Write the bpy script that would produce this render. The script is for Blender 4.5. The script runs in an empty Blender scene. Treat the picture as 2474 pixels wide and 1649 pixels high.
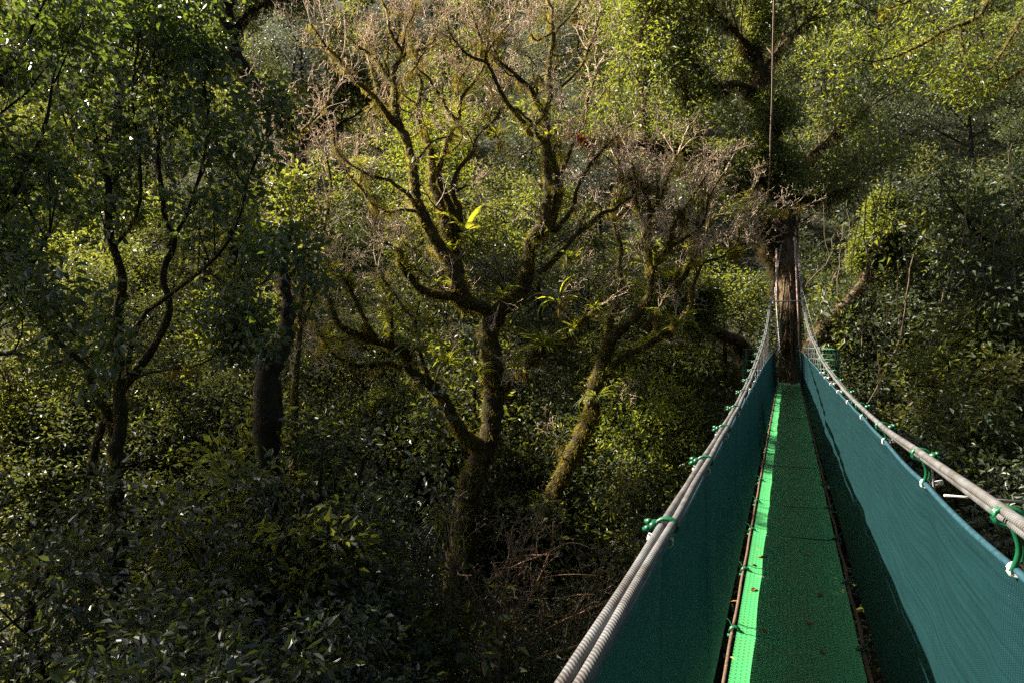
import bpy, math, random
import numpy as np
from mathutils import Vector

# ------------------------------------------------------------------ scene, camera, light
SC = bpy.context.scene
COL = SC.collection
random.seed(7)
H_EYE = 1.65
F = 1649.0                      # focal length in photo pixels (photo 2474 x 1649)
CX, CY = 1237.0, 824.5
PITCH = -math.atan((CY - 787.0) / F)

cam_d = bpy.data.cameras.new("camera")
cam_d.sensor_width = 36.0
cam_d.lens = 36.0 * F / 2474.0
cam_d.clip_start = 0.05
cam_d.clip_end = 2000
cam = bpy.data.objects.new("camera", cam_d)
COL.objects.link(cam)
cam.location = (0, 0, H_EYE)
cam.rotation_euler = (math.pi / 2 + PITCH, 0, 0)
SC.camera = cam

SUN_EL, SUN_AZ = math.radians(39), math.radians(-74)      # azimuth measured from +Y, negative is to the left
SUN_DIR = Vector((math.sin(SUN_AZ) * math.cos(SUN_EL), math.cos(SUN_AZ) * math.cos(SUN_EL), math.sin(SUN_EL)))
world = bpy.data.worlds.new("World")
SC.world = world
world.use_nodes = True
wn = world.node_tree
sky = wn.nodes.new("ShaderNodeTexSky")
sky.sky_type = 'NISHITA'
sky.sun_disc = False
sky.sun_elevation = SUN_EL
sky.sun_rotation = SUN_AZ
sky.air_density = 0.6
sky.dust_density = 3.0
sky.ozone_density = 0.4
wn.links.new(sky.outputs[0], wn.nodes["Background"].inputs[0])
wn.nodes["Background"].inputs[1].default_value = 0.05
sun_d = bpy.data.lights.new("sun", 'SUN')
sun_d.energy = 5.0
sun_d.angle = math.radians(0.5)
sun_d.color = (1.0, 0.92, 0.77)
sun = bpy.data.objects.new("sun", sun_d)
COL.objects.link(sun)
sun.rotation_euler = SUN_DIR.to_track_quat('Z', 'Y').to_euler()
SC.view_settings.view_transform = 'Standard'
SC.view_settings.look = 'None'
SC.view_settings.exposure = 2.05
SC.view_settings.gamma = 1
SC.cycles.use_denoising = False
SC.cycles.max_bounces = 5
SC.cycles.diffuse_bounces = 2
SC.cycles.glossy_bounces = 2
SC.cycles.transmission_bounces = 3
SC.cycles.transparent_max_bounces = 8
SC.cycles.caustics_reflective = False
SC.cycles.caustics_refractive = False

_cp, _sp = math.cos(PITCH), math.sin(PITCH)
def at(px, py, d):
    """World point seen at photo pixel (px, py) at depth d along the camera axis."""
    x = (px - CX) / F
    y = -(py - CY) / F
    return np.array((d * x, d * (_cp - y * _sp), H_EYE + d * (_sp + y * _cp)))

# ------------------------------------------------------------------ materials
def new_mat(name):
    m = bpy.data.materials.new(name)
    m.use_nodes = True
    nt = m.node_tree
    return m, nt, nt.nodes["Principled BSDF"], nt.nodes["Material Output"]

def N(nt, t, **kw):
    n = nt.nodes.new(t)
    for k, v in kw.items():
        if k.startswith('i_'):
            key = k[2:]
            key = int(key) if key.isdigit() else key.replace('_', ' ')
            n.inputs[key].default_value = v
        else:
            setattr(n, k, v)
    return n

def ramp(nt, stops, fac=None):
    r = nt.nodes.new("ShaderNodeValToRGB")
    e = r.color_ramp.elements
    while len(e) < len(stops):
        e.new(0.5)
    for el, (p, c) in zip(e, stops):
        el.position = p
        el.color = (*c, 1)
    if fac is not None:
        nt.links.new(fac, r.inputs[0])
    return r

def leaf_mat(name, cols, trans, tmix=0.42, rough=0.38, spec=0.5, obj_var=0.25):
    """cols: base colours picked per leaf; trans: colour of the light that comes through a leaf."""
    m, nt, p, out = new_mat(name)
    L = nt.links.new
    geo = nt.nodes.new("ShaderNodeNewGeometry")
    oi = nt.nodes.new("ShaderNodeObjectInfo")
    st = [(i / max(1, len(cols) - 1), c) for i, c in enumerate(cols)]
    r = ramp(nt, st, geo.outputs['Random Per Island'])
    hsv = N(nt, "ShaderNodeHueSaturation")
    mr = N(nt, "ShaderNodeMapRange", i_3=1 - obj_var, i_4=1 + obj_var)
    L(oi.outputs['Random'], mr.inputs[0])
    L(mr.outputs[0], hsv.inputs['Value'])
    mh = N(nt, "ShaderNodeMapRange", i_3=0.485, i_4=0.515)
    L(geo.outputs['Random Per Island'], mh.inputs[0])
    L(mh.outputs[0], hsv.inputs['Hue'])
    L(r.outputs[0], hsv.inputs['Color'])
    L(hsv.outputs[0], p.inputs['Base Color'])
    p.inputs['Roughness'].default_value = rough
    p.inputs['Specular IOR Level'].default_value = spec
    tr = nt.nodes.new("ShaderNodeBsdfTranslucent")
    h2 = N(nt, "ShaderNodeHueSaturation", i_Color=(*trans, 1))
    L(mr.outputs[0], h2.inputs['Value'])
    L(mh.outputs[0], h2.inputs['Hue'])
    L(h2.outputs[0], tr.inputs[0])
    mx = N(nt, "ShaderNodeMixShader", i_0=tmix)
    L(p.outputs[0], mx.inputs[1])
    L(tr.outputs[0], mx.inputs[2])
    L(mx.outputs[0], out.inputs[0])
    return m

def bark_mat(name, c1, c2, moss=None, scale=6.0, bump=0.6, moss_lo=0.5, moss_hi=0.62):
    m, nt, p, out = new_mat(name)
    L = nt.links.new
    tc = nt.nodes.new("ShaderNodeTexCoord")
    mp = N(nt, "ShaderNodeMapping", i_Scale=(1, 1, 0.35))
    L(tc.outputs['Object'], mp.inputs[0])
    n1 = N(nt, "ShaderNodeTexNoise", i_Scale=scale, i_Detail=8.0, i_Roughness=0.65)
    L(mp.outputs[0], n1.inputs[0])
    r = ramp(nt, [(0.3, c1), (0.7, c2)], n1.outputs[0])
    col = r.outputs[0]
    if moss:
        n2 = N(nt, "ShaderNodeTexNoise", i_Scale=2.2, i_Detail=6.0, i_Roughness=0.7)
        L(tc.outputs['Object'], n2.inputs[0])
        rr = ramp(nt, [(moss_lo, (0, 0, 0)), (moss_hi, (1, 1, 1))], n2.outputs[0])
        mx = N(nt, "ShaderNodeMix", data_type='RGBA')
        L(rr.outputs[0], mx.inputs[0])
        L(col, mx.inputs[6])
        mx.inputs[7].default_value = (*moss, 1)
        col = mx.outputs[2]
    L(col, p.inputs['Base Color'])
    p.inputs['Roughness'].default_value = 0.85
    p.inputs['Specular IOR Level'].default_value = 0.2
    n3 = N(nt, "ShaderNodeTexNoise", i_Scale=scale * 4, i_Detail=6.0)
    L(mp.outputs[0], n3.inputs[0])
    b = N(nt, "ShaderNodeBump", i_Strength=bump, i_Distance=0.04)
    L(n3.outputs[0], b.inputs['Height'])
    L(b.outputs[0], p.inputs['Normal'])
    return m

M = {}
M['leaf_mid'] = leaf_mat('leaf_mid_green', [(.018, .034, .010), (.030, .050, .014), (.048, .068, .020), (.075, .085, .03)], (.34, .37, .04), .38, 0.46, 0.6)
M['leaf_dark'] = leaf_mat('leaf_dark_green', [(.012, .024, .011), (.019, .036, .014), (.028, .046, .018), (.045, .056, .024)], (.20, .22, .035), 0.22, 0.5, 0.5)
M['leaf_olive'] = leaf_mat('leaf_olive', [(.028, .038, .012), (.045, .058, .016), (.066, .070, .022), (.10, .075, .03)], (.34, .35, .05), .32, .5, 0.5)
M['leaf_bright'] = leaf_mat('leaf_yellow_green', [(.045, .080, .010), (.070, .11, .014), (.09, .13, .018), (.14, .15, .03)], (.42, .46, .03), 0.46, 0.45)
M['leaf_silver'] = leaf_mat('leaf_grey_green', [(.045, .060, .040), (.07, .085, .058), (.10, .11, .08), (.14, .14, .11)], (.22, .24, .13), 0.25, 0.5, .7)
M['leaf_gloss'] = leaf_mat('leaf_glossy_green', [(.010, .026, .011), (.016, .036, .014), (.024, .048, .017), (.040, .062, .022)], (.24, .32, .03), 0.24, 0.45, 1.0)
M['leaf_deep'] = leaf_mat('leaf_deep_green', [(.009, .021, .011), (.015, .030, .014), (.024, .040, .017), (.045, .052, .020)], (.18, .24, .03), 0.20, 0.47, 1.0)
M['leaf_brome'] = leaf_mat('leaf_bromeliad', [(.06, .10, .012), (.10, .14, .016), (.14, .16, .02), (.2, .15, .03)], (.48, .48, .03), 0.48, 0.4)
M['leaf_brome_dark'] = leaf_mat('leaf_bromeliad_dark', [(.03, .05, .012), (.05, .07, .016), (.08, .08, .02)], (.30, .32, .03), 0.42, 0.4)
M['leaf_brome_red'] = leaf_mat('leaf_bromeliad_red', [(.14, .05, .012), (.20, .05, .016), (.14, .10, .02)], (.6, .16, .03), 0.45, 0.4)
M['moss'] = leaf_mat('moss_fibre', [(.06, .044, .012), (.10, .074, .016), (.14, .11, .022), (.08, .08, .016)], (.47, .38, .065), 0.45, 0.8, 0.2, 0.1)
M['moss_brown'] = leaf_mat('moss_brown_fibre', [(.030, .024, .012), (.045, .034, .018), (.06, .045, .02)], (.16, .11, .03), 0.35, 0.8, 0.2, 0.1)
M['under'] = leaf_mat('undergrowth_leaf', [(.012, .024, .010), (.022, .036, .014), (.032, .044, .018), (.05, .045, .02)], (.26, .26, .04), 0.34, 0.5, 0.5)
M['bark_dark'] = bark_mat('bark_dark', (.012, .009, .006), (.04, .03, .02), (.035, .04, .012))
M['bark_moss'] = bark_mat('bark_mossy', (.014, .010, .007), (.042, .030, .018), (.06, .052, .014), 7, 0.8, 0.44, 0.58)
M['bark_tan'] = bark_mat('bark_tan', (.025, .016, .009), (.22, .15, .085), (.04, .036, .012), 8, 1.0, 0.55, 0.7)
M['twig'] = bark_mat('twig_pale', (.38, .27, .17), (.72, .56, .41), None, 9, 0.2)
M['twig_pink'] = bark_mat('twig_pinkish', (.26, .13, .08), (.46, .27, .18), None, 9, 0.2)
M['vine'] = bark_mat('vine_brown', (.09, .06, .035), (.20, .15, .10), None, 9, 0.2)

def simple(name, col, rough=0.5, metal=0.0, spec=0.5, var=0.25, scale=30, bump=0.0):
    m, nt, p, out = new_mat(name)
    L = nt.links.new
    tc = nt.nodes.new("ShaderNodeTexCoord")
    n = N(nt, "ShaderNodeTexNoise", i_Scale=scale, i_Detail=5.0)
    L(tc.outputs['Object'], n.inputs[0])
    r = ramp(nt, [(0.3, tuple(c * (1 - var) for c in col)), (0.7, tuple(min(1, c * (1 + var)) for c in col))], n.outputs[0])
    L(r.outputs[0], p.inputs['Base Color'])
    p.inputs['Roughness'].default_value = rough
    p.inputs['Metallic'].default_value = metal
    p.inputs['Specular IOR Level'].default_value = spec
    if bump:
        b = N(nt, "ShaderNodeBump", i_Strength=bump, i_Distance=0.01)
        L(n.outputs[0], b.inputs['Height'])
        L(b.outputs[0], p.inputs['Normal'])
    return m
M['green_paint'] = simple('green_plastic', (.005, .085, .034), 0.35)
M['green_rail'] = simple('green_rail_paint', (.008, .10, .05), 0.4)
M['steel'] = simple('weathered_steel', (.36, .34, .32), 0.45, 0.6)
M['white_plastic'] = simple('white_plastic', (.62, .60, .58), 0.4)
M['rope'] = simple('rusty_cable', (.11, .07, .045), 0.8, 0, 0.2, 0.5, 60, 0.4)
M['wood'] = simple('weathered_wood', (.22, .16, .10), 0.85, 0, 0.2, 0.4, 12, 0.4)
M['dead_leaf'] = simple('dead_leaf', (.34, .15, .04), 0.7, 0, 0.3, 0.4, 40)
M['yellow_leaf'] = simple('yellow_dead_leaf', (.50, .33, .03), 0.7, 0, 0.3, 0.3, 40)
M['overhead'] = simple('pale_pink_cable', (.42, .30, .25), 0.6, 0, 0.3, 0.35, 25)
M['sleeve'] = simple('pink_brown_sleeve', (.38, .24, .20), 0.55, 0, 0.3, 0.3, 15)

def cable_mat():
    m, nt, p, out = new_mat('twisted_steel_cable')
    L = nt.links.new
    uv = N(nt, "ShaderNodeUVMap", uv_map="UVMap")
    sp = nt.nodes.new("ShaderNodeSeparateXYZ")
    L(uv.outputs[0], sp.inputs[0])
    a = N(nt, "ShaderNodeMath", operation='MULTIPLY', i_1=6 * 2 * math.pi)
    L(sp.outputs[0], a.inputs[0])
    b = N(nt, "ShaderNodeMath", operation='MULTIPLY', i_1=2 * math.pi / 0.012)
    L(sp.outputs[1], b.inputs[0])
    c = N(nt, "ShaderNodeMath", operation='ADD')
    L(a.outputs[0], c.inputs[0]); L(b.outputs[0], c.inputs[1])
    s = N(nt, "ShaderNodeMath", operation='SINE')
    L(c.outputs[0], s.inputs[0])
    ab = N(nt, "ShaderNodeMapRange", i_1=-1.0, i_2=1.0)
    L(s.outputs[0], ab.inputs[0])
    r = ramp(nt, [(0.0, (.10, .102, .105)), (0.4, (.165, .166, .168)), (1.0, (.22, .22, .222))], ab.outputs[0])
    tc = nt.nodes.new("ShaderNodeTexCoord")
    n = N(nt, "ShaderNodeTexNoise", i_Scale=14.0, i_Detail=6.0)
    L(tc.outputs['Object'], n.inputs[0])
    rr = ramp(nt, [(0.35, (.55, .48, .44)), (0.65, (1, 1, 1))], n.outputs[0])
    mx = N(nt, "ShaderNodeMix", data_type='RGBA', blend_type='MULTIPLY', i_0=1.0)
    L(r.outputs[0], mx.inputs[6]); L(rr.outputs[0], mx.inputs[7])
    L(mx.outputs[2], p.inputs['Base Color'])
    p.inputs['Metallic'].default_value = 0.25
    p.inputs['Roughness'].default_value = 0.5
    bp = N(nt, "ShaderNodeBump", i_Strength=0.5, i_Distance=0.002)
    L(ab.outputs[0], bp.inputs['Height'])
    L(bp.outputs[0], p.inputs['Normal'])
    return m
M['cable'] = cable_mat()

def net_mat():
    """Knitted shade cloth: fine yarns with tiny holes, some light comes through."""
    m, nt, p, out = new_mat('teal_shade_cloth')
    L = nt.links.new
    uv = N(nt, "ShaderNodeUVMap", uv_map="UVMap")
    w1 = N(nt, "ShaderNodeTexWave", wave_type='BANDS', bands_direction='Y', i_Scale=60.0, i_Distortion=1.5, i_Detail=3.0)
    w1.inputs['Detail Scale'].default_value = 0.6
    L(uv.outputs[0], w1.inputs[0])
    w2 = N(nt, "ShaderNodeTexWave", wave_type='BANDS', bands_direction='X', i_Scale=26.0, i_Distortion=2.0, i_Detail=2.0)
    L(uv.outputs[0], w2.inputs[0])
    mp = N(nt, "ShaderNodeMapping", i_Scale=(.8, 34, 1))
    L(uv.outputs[0], mp.inputs[0])
    n = N(nt, "ShaderNodeTexNoise", i_Scale=2.0, i_Detail=6.0, i_Roughness=0.7)
    L(mp.outputs[0], n.inputs[0])
    mul = N(nt, "ShaderNodeMath", operation='MULTIPLY')
    L(w1.outputs[1], mul.inputs[0]); L(w2.outputs[1], mul.inputs[1])
    mx0 = N(nt, "ShaderNodeMath", operation='ADD')
    sm = N(nt, "ShaderNodeMapRange", i_1=.3, i_2=.7, i_3=-.35, i_4=.75)
    L(n.outputs[0], sm.inputs[0])
    L(mul.outputs[0], mx0.inputs[0]); L(sm.outputs[0], mx0.inputs[1])
    r = ramp(nt, [(0.0, (.0020, .0130, .0160)), (0.5, (.0034, .0215, .0250)), (1.0, (.0075, .037, .041))], mx0.outputs[0])
    # little pale fluff and dust specks
    v = N(nt, "ShaderNodeTexVoronoi", i_Scale=55.0)
    L(uv.outputs[0], v.inputs[0])
    sp = ramp(nt, [(0.0, (1, 1, 1)), (0.07, (0, 0, 0))], v.outputs[0])
    wn_ = N(nt, "ShaderNodeTexNoise", i_Scale=7.0, i_Detail=3.0)
    L(uv.outputs[0], wn_.inputs[0])
    gate = ramp(nt, [(0.5, (0, 0, 0)), (0.6, (1, 1, 1))], wn_.outputs[0])
    g2 = N(nt, "ShaderNodeMath", operation='MULTIPLY')
    L(sp.outputs[0], g2.inputs[0]); L(gate.outputs[0], g2.inputs[1])
    mc = N(nt, "ShaderNodeMix", data_type='RGBA')
    L(g2.outputs[0], mc.inputs[0]); L(r.outputs[0], mc.inputs[6])
    mc.inputs[7].default_value = (.20, .27, .27, 1)
    L(mc.outputs[2], p.inputs['Base Color'])
    p.inputs['Roughness'].default_value = 0.55
    p.inputs['Specular IOR Level'].default_value = 0.16
    bp = N(nt, "ShaderNodeBump", i_Strength=0.35, i_Distance=0.004)
    L(mul.outputs[0], bp.inputs['Height'])
    L(bp.outputs[0], p.inputs['Normal'])
    tr = N(nt, "ShaderNodeBsdfTranslucent", i_0=(.004, .040, .042, 1))
    ms = N(nt, "ShaderNodeMixShader", i_0=0.05)
    L(p.outputs[0], ms.inputs[1]); L(tr.outputs[0], ms.inputs[2])
    L(ms.outputs[0], out.inputs[0])
    return m
M['net'] = net_mat()
M['hem'] = simple('blue_hem_fabric', (.013, .052, .07), 0.5, 0, 0.5, 0.35, 40, 0.3)

def deck_mat():
    """Green expanded mesh: staggered slots, worn and dusty in the middle."""
    m, nt, p, out = new_mat('green_walkway_mesh')
    L = nt.links.new
    uv = N(nt, "ShaderNodeUVMap", uv_map="UVMap")
    br = N(nt, "ShaderNodeTexBrick", i_Scale=1.0)
    br.offset = 0.5
    br.inputs['Mortar Size'].default_value = 0.0052
    br.inputs['Mortar Smooth'].default_value = 0.35
    br.inputs['Brick Width'].default_value = 0.046
    br.inputs['Row Height'].default_value = 0.0195
    L(uv.outputs[0], br.inputs[0])
    n = N(nt, "ShaderNodeTexNoise", i_Scale=5.0, i_Detail=7.0, i_Roughness=0.7)
    L(uv.outputs[0], n.inputs[0])
    sx = nt.nodes.new("ShaderNodeSeparateXYZ")
    L(uv.outputs[0], sx.inputs[0])
    ab = N(nt, "ShaderNodeMath", operation='ABSOLUTE')
    L(sx.outputs[0], ab.inputs[0])
    wr = N(nt, "ShaderNodeMapRange", i_1=0.24, i_2=0.03, i_3=0.0, i_4=0.26)
    L(ab.outputs[0], wr.inputs[0])
    ad = N(nt, "ShaderNodeMath", operation='ADD')
    L(wr.outputs[0], ad.inputs[0]); L(n.outputs[0], ad.inputs[1])
    r = ramp(nt, [(0.45, (.075, .45, .150)), (0.75, (.095, .39, .12)), (1.0, (.18, .30, .095))], ad.outputs[0])
    L(r.outputs[0], p.inputs['Base Color'])
    p.inputs['Roughness'].default_value = 0.5
    p.inputs['Specular IOR Level'].default_value = 0.5
    bp = N(nt, "ShaderNodeBump", i_Strength=0.6, i_Distance=0.004)
    L(br.outputs['Fac'], bp.inputs['Height'])
    L(bp.outputs[0], p.inputs['Normal'])
    tp = nt.nodes.new("ShaderNodeBsdfTransparent")
    inv = N(nt, "ShaderNodeMath", operation='MULTIPLY', i_1=0.0)
    hole = N(nt, "ShaderNodeMapRange", i_1=0.0, i_2=1.0, i_3=0.0, i_4=0.42)
    L(br.outputs['Fac'], hole.inputs[0])
    ms = nt.nodes.new("ShaderNodeMixShader")
    L(hole.outputs[0], ms.inputs[0])
    L(p.outputs[0], ms.inputs[1]); L(tp.outputs[0], ms.inputs[2])
    L(ms.outputs[0], out.inputs[0])
    return m
M['deck'] = deck_mat()

def ground_mat():
    m, nt, p, out = new_mat('forest_floor')
    L = nt.links.new
    tc = nt.nodes.new("ShaderNodeTexCoord")
    n = N(nt, "ShaderNodeTexNoise", i_Scale=0.8, i_Detail=9.0, i_Roughness=0.7)
    L(tc.outputs['Object'], n.inputs[0])
    r = ramp(nt, [(0.3, (.012, .016, .007)), (0.55, (.03, .035, .012)), (0.75, (.05, .036, .018))], n.outputs[0])
    L(r.outputs[0], p.inputs['Base Color'])
    p.inputs['Roughness'].default_value = 0.95
    b = N(nt, "ShaderNodeBump", i_Strength=1.0, i_Distance=0.3)
    L(n.outputs[0], b.inputs['Height']); L(b.outputs[0], p.inputs['Normal'])
    return m
M['ground'] = ground_mat()

# ------------------------------------------------------------------ mesh tools
class MB:
    """Collects vertices and quad / triangle faces, links them as one mesh object."""
    def __init__(self):
        self.v = []; self.q = []; self.t = []; self.n = 0; self.uv = []
    def add(self, verts, quads=None, tris=None, uv=None):
        verts = np.asarray(verts, float).reshape(-1, 3)
        if quads is not None and len(quads): self.q.append(np.asarray(quads, int).reshape(-1, 4) + self.n)
        if tris is not None and len(tris): self.t.append(np.asarray(tris, int).reshape(-1, 3) + self.n)
        self.v.append(verts); self.n += len(verts)
        if uv is not None: self.uv.append(np.asarray(uv, float).reshape(-1, 2))
    def mesh(self, name, mat, smooth=True, origin=(0, 0, 0)):
        me = bpy.data.meshes.new(name)
        v = np.concatenate(self.v) - np.asarray(origin, float)
        q = np.concatenate(self.q) if self.q else np.zeros((0, 4), int)
        t = np.concatenate(self.t) if self.t else np.zeros((0, 3), int)
        me.vertices.add(len(v)); me.vertices.foreach_set('co', v.astype(np.float32).ravel())
        loops = np.concatenate([q.ravel(), t.ravel()]).astype(np.int32)
        me.loops.add(len(loops)); me.loops.foreach_set('vertex_index', loops)
        npol = len(q) + len(t)
        me.polygons.add(npol)
        starts = np.concatenate([np.arange(len(q)) * 4, len(q) * 4 + np.arange(len(t)) * 3]).astype(np.int32)
        me.polygons.foreach_set('loop_start', starts)
        me.polygons.foreach_set('use_smooth', np.full(npol, smooth, bool))
        me.update(calc_edges=True)
        me.validate()
        if self.uv:
            uv = np.concatenate(self.uv)
            lay = me.uv_layers.new(name="UVMap")
            lay.data.foreach_set('uv', uv[loops].astype(np.float32).ravel())
        me.materials.append(mat)
        return me
    def build(self, name, mat, parent=None, origin=(0, 0, 0), smooth=True):
        o = bpy.data.objects.new(name, self.mesh(name, mat, smooth, origin))
        COL.objects.link(o)
        if parent is not None: o.parent = parent
        else: o.location = origin
        return o

def unit(a):
    return a / np.maximum(np.linalg.norm(a, axis=-1, keepdims=True), 1e-9)

def tubes(mb, P, R, k=6, uv=False, cap=False, rough=0.0, rng=None):
    """P: B x n x 3 centre lines, R: B x n radii; k sides."""
    P = np.asarray(P, float); R = np.asarray(R, float)
    if P.ndim == 2: P = P[None]; R = np.broadcast_to(R, P.shape[:2])
    B, n, _ = P.shape
    T = unit(np.gradient(P, axis=1))
    mean = unit(P[:, -1] - P[:, 0])
    ref = np.where(np.abs(mean[:, 2:3]) > 0.8, np.array([[1.0, 0.3, 0]]), np.array([[0, 0, 1.0]]))
    U = unit(np.cross(T, np.broadcast_to(ref[:, None], T.shape)))
    V = np.cross(T, U)
    a = np.arange(k) / k * 2 * math.pi
    rr = R[:, :, None]
    if rough and rng is not None:
        rr = rr * (1 + rng.normal(0, rough, (B, n, k)))
    else:
        rr = np.broadcast_to(rr, (B, n, k))
    verts = P[:, :, None] + rr[..., None] * (np.cos(a)[None, None, :, None] * U[:, :, None] + np.sin(a)[None, None, :, None] * V[:, :, None])
    i = np.arange(n - 1)[:, None]; j = np.arange(k)[None]
    j2 = (j + 1) % k
    f = np.stack([i * k + j, i * k + j2, (i + 1) * k + j2, (i + 1) * k + j], -1).reshape(-1, 4)
    quads = (np.arange(B)[:, None, None] * (n * k) + f[None]).reshape(-1, 4)
    tris = None
    vv = verts.reshape(-1, 3)
    if cap:
        c0 = P[:, 0]; c1 = P[:, -1]
        base = B * n * k
        vv = np.concatenate([vv, c0, c1])
        tr = []
        for b in range(B):
            o = b * n * k
            for q in range(k):
                tr.append((base + b, o + (q + 1) % k, o + q))
                tr.append((base + B + b, o + (n - 1) * k + q, o + (n - 1) * k + (q + 1) % k))
        tris = tr
    mb.add(vv, quads, tris)

def tube_uv(mb, P, r, k=16):
    """One tube with a seam and uv = (turn, metres along)."""
    P = np.asarray(P, float); n = len(P)
    T = unit(np.gradient(P, axis=0))
    U = unit(np.cross(T, np.array([0, 0, 1.0]))); V = np.cross(T, U)
    a = np.arange(k + 1) / k * 2 * math.pi
    verts = P[:, None] + r * (np.cos(a)[None, :, None] * U[:, None] + np.sin(a)[None, :, None] * V[:, None])
    s = np.concatenate([[0], np.cumsum(np.linalg.norm(np.diff(P, axis=0), axis=1))])
    uv = np.stack(np.broadcast_arrays((a / (2 * math.pi))[None, :], s[:, None]), -1)
    i = np.arange(n - 1)[:, None]; j = np.arange(k)[None]; w = k + 1
    f = np.stack([i * w + j, i * w + j + 1, (i + 1) * w + j + 1, (i + 1) * w + j], -1)
    mb.add(verts, f, uv=uv)

def leaves(mb, C, A, Nn, ln, wd, fold=0.25, fine=False, droop=0.15):
    """Leaf faces at C along A with face normal Nn; fine leaves have six corners and a bent tip."""
    C = np.asarray(C, float); A = unit(np.asarray(A, float))
    S = unit(np.cross(A, Nn)); Nn = np.cross(S, A)
    ln = np.broadcast_to(ln, len(C))[:, None]; wd = np.broadcast_to(wd, len(C))[:, None]
    n = len(C)
    if not fine:
        mid = C + A * ln * 0.45
        up = Nn * wd * fold
        tip = C + A * ln - Nn * ln * droop
        v = np.stack([C, mid + S * wd * 0.5 + up, tip, mid - S * wd * 0.5 + up], 1)
        q = np.arange(n)[:, None] * 4 + np.arange(4)[None]
        mb.add(v, q)
    else:
        m1 = C + A * ln * 0.30; m2 = C + A * ln * 0.68 - Nn * ln * droop * 0.4
        up = Nn * wd * fold
        tip = C + A * ln - Nn * ln * droop
        v = np.stack([C, m1 + S * wd * .48 + up, m2 + S * wd * .42 + up, tip, m2 - S * wd * .42 + up, m1 - S * wd * .48 + up], 1)
        b = np.arange(n)[:, None] * 6
        mb.add(v, np.concatenate([b + np.array([[0, 1, 2, 3]]), b + np.array([[0, 3, 4, 5]])]))

def rand_dirs(rng, n):
    return unit(rng.normal(size=(n, 3)))

def cluster_leaves(mb, rng, P, D, per, rad, ln, wd, fine=False, droop=0.15, flat=0.6, hang=0.15, fold=0.25):
    """per leaves round each of the points P (twig ends, direction D)."""
    n = len(P) * per
    P2 = np.repeat(P, per, 0); D2 = np.repeat(D, per, 0)
    off = rng.normal(size=(n, 3)) * rad * np.array([1, 1, 0.62])
    C = P2 + off
    A = unit(D2 * 0.5 + unit(off) * 0.9 + rand_dirs(rng, n) * 0.7 + np.array([0, 0, -hang]))
    Nn = unit(np.array([0, 0, flat]) + rand_dirs(rng, n) * (1 - flat) * 1.3 + 1e-6)
    s = rng.uniform(0.65, 1.25, n)
    leaves(mb, C, A, Nn, ln * s, wd * s * rng.uniform(0.85, 1.15, n), fold, fine, droop)

def grow(rng, p0, d0, length, r0, cfg, level=0, out=None):
    """Recursive branching. out[level] = list of (points n x 3, radii n)."""
    if out is None: out = {}
    n = cfg.get('n', 6)
    d = unit(np.asarray(d0, float)); p = np.asarray(p0, float)
    pts = [p]; dirs = [d]
    wig = cfg['wig'][min(level, len(cfg['wig']) - 1)]
    up = cfg['up'][min(level, len(cfg['up']) - 1)]
    for i in range(n - 1):
        d = unit(d + rng.normal(size=3) * wig + np.array([0, 0, up]))
        p = p + d * length / (n - 1)
        pts.append(p); dirs.append(d)
    pts = np.array(pts)
    tip = cfg['taper'][min(level, len(cfg['taper']) - 1)]
    rad = r0 * (1 - (1 - tip) * np.linspace(0, 1, n))
    out.setdefault(level, []).append((pts, rad, d))
    if level < cfg['levels']:
        nc = cfg['nc'][level]
        f0 = cfg['f0'][min(level, len(cfg['f0']) - 1)]
        ang0 = rng.uniform(0, 6.28)
        for c in range(nc):
            f = f0 + (1 - f0) * (c + rng.uniform(0.2, 1.0)) / nc
            f = min(f, 1.0)
            x = f * (n - 1); i = min(int(x), n - 2)
            q = pts[i] + (pts[i + 1] - pts[i]) * (x - i)
            dd = dirs[i]
            ang0 += 2.4 + rng.normal() * 0.4
            a = unit(np.cross(dd, np.array([0.13, 0.2, 1.0]) if abs(dd[2]) < 0.95 else np.array([1.0, 0, 0.1])))
            b = np.cross(dd, a)
            side = a * math.cos(ang0) + b * math.sin(ang0)
            an = math.radians(cfg['ang'][min(level, len(cfg['ang']) - 1)]) * rng.uniform(0.75, 1.25)
            nd = dd * math.cos(an) + side * math.sin(an)
            ll = length * cfg['lr'][min(level, len(cfg['lr']) - 1)] * (1.15 - 0.5 * f) * rng.uniform(0.7, 1.25)
            rr = max(rad[i] * cfg['rr'], cfg['rmin'])
            grow(rng, q, nd, ll, rr, cfg, level + 1, out)
    return out

def skel_tubes(mb, out, lo, hi, sides=(9, 6, 4, 3, 3)):
    for lv in range(lo, hi + 1):
        if lv in out:
            P = np.array([o[0] for o in out[lv]]); R = np.array([o[1] for o in out[lv]])
            tubes(mb, P, R, sides[min(lv, len(sides) - 1)])

def catmull(pts, n):
    """Smooth resampling of a polyline (any columns) at n samples."""
    pts = np.asarray(pts, float)
    s = np.concatenate([[0], np.cumsum(np.maximum(np.linalg.norm(np.diff(pts[:, :3], axis=0), axis=1), 1e-6))])
    u = np.linspace(0, s[-1], n)
    m = np.gradient(pts, s, axis=0) if len(pts) > 2 else np.repeat(((pts[1] - pts[0]) / s[-1])[None], 2, 0)
    i = np.clip(np.searchsorted(s, u, side='right') - 1, 0, len(pts) - 2)
    h = (s[i + 1] - s[i])[:, None]
    t = ((u - s[i])[:, None]) / h
    return (2*t**3 - 3*t**2 + 1) * pts[i] + (t**3 - 2*t**2 + t) * h * m[i] + (-2*t**3 + 3*t**2) * pts[i+1] + (t**3 - t**2) * h * m[i+1]

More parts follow.
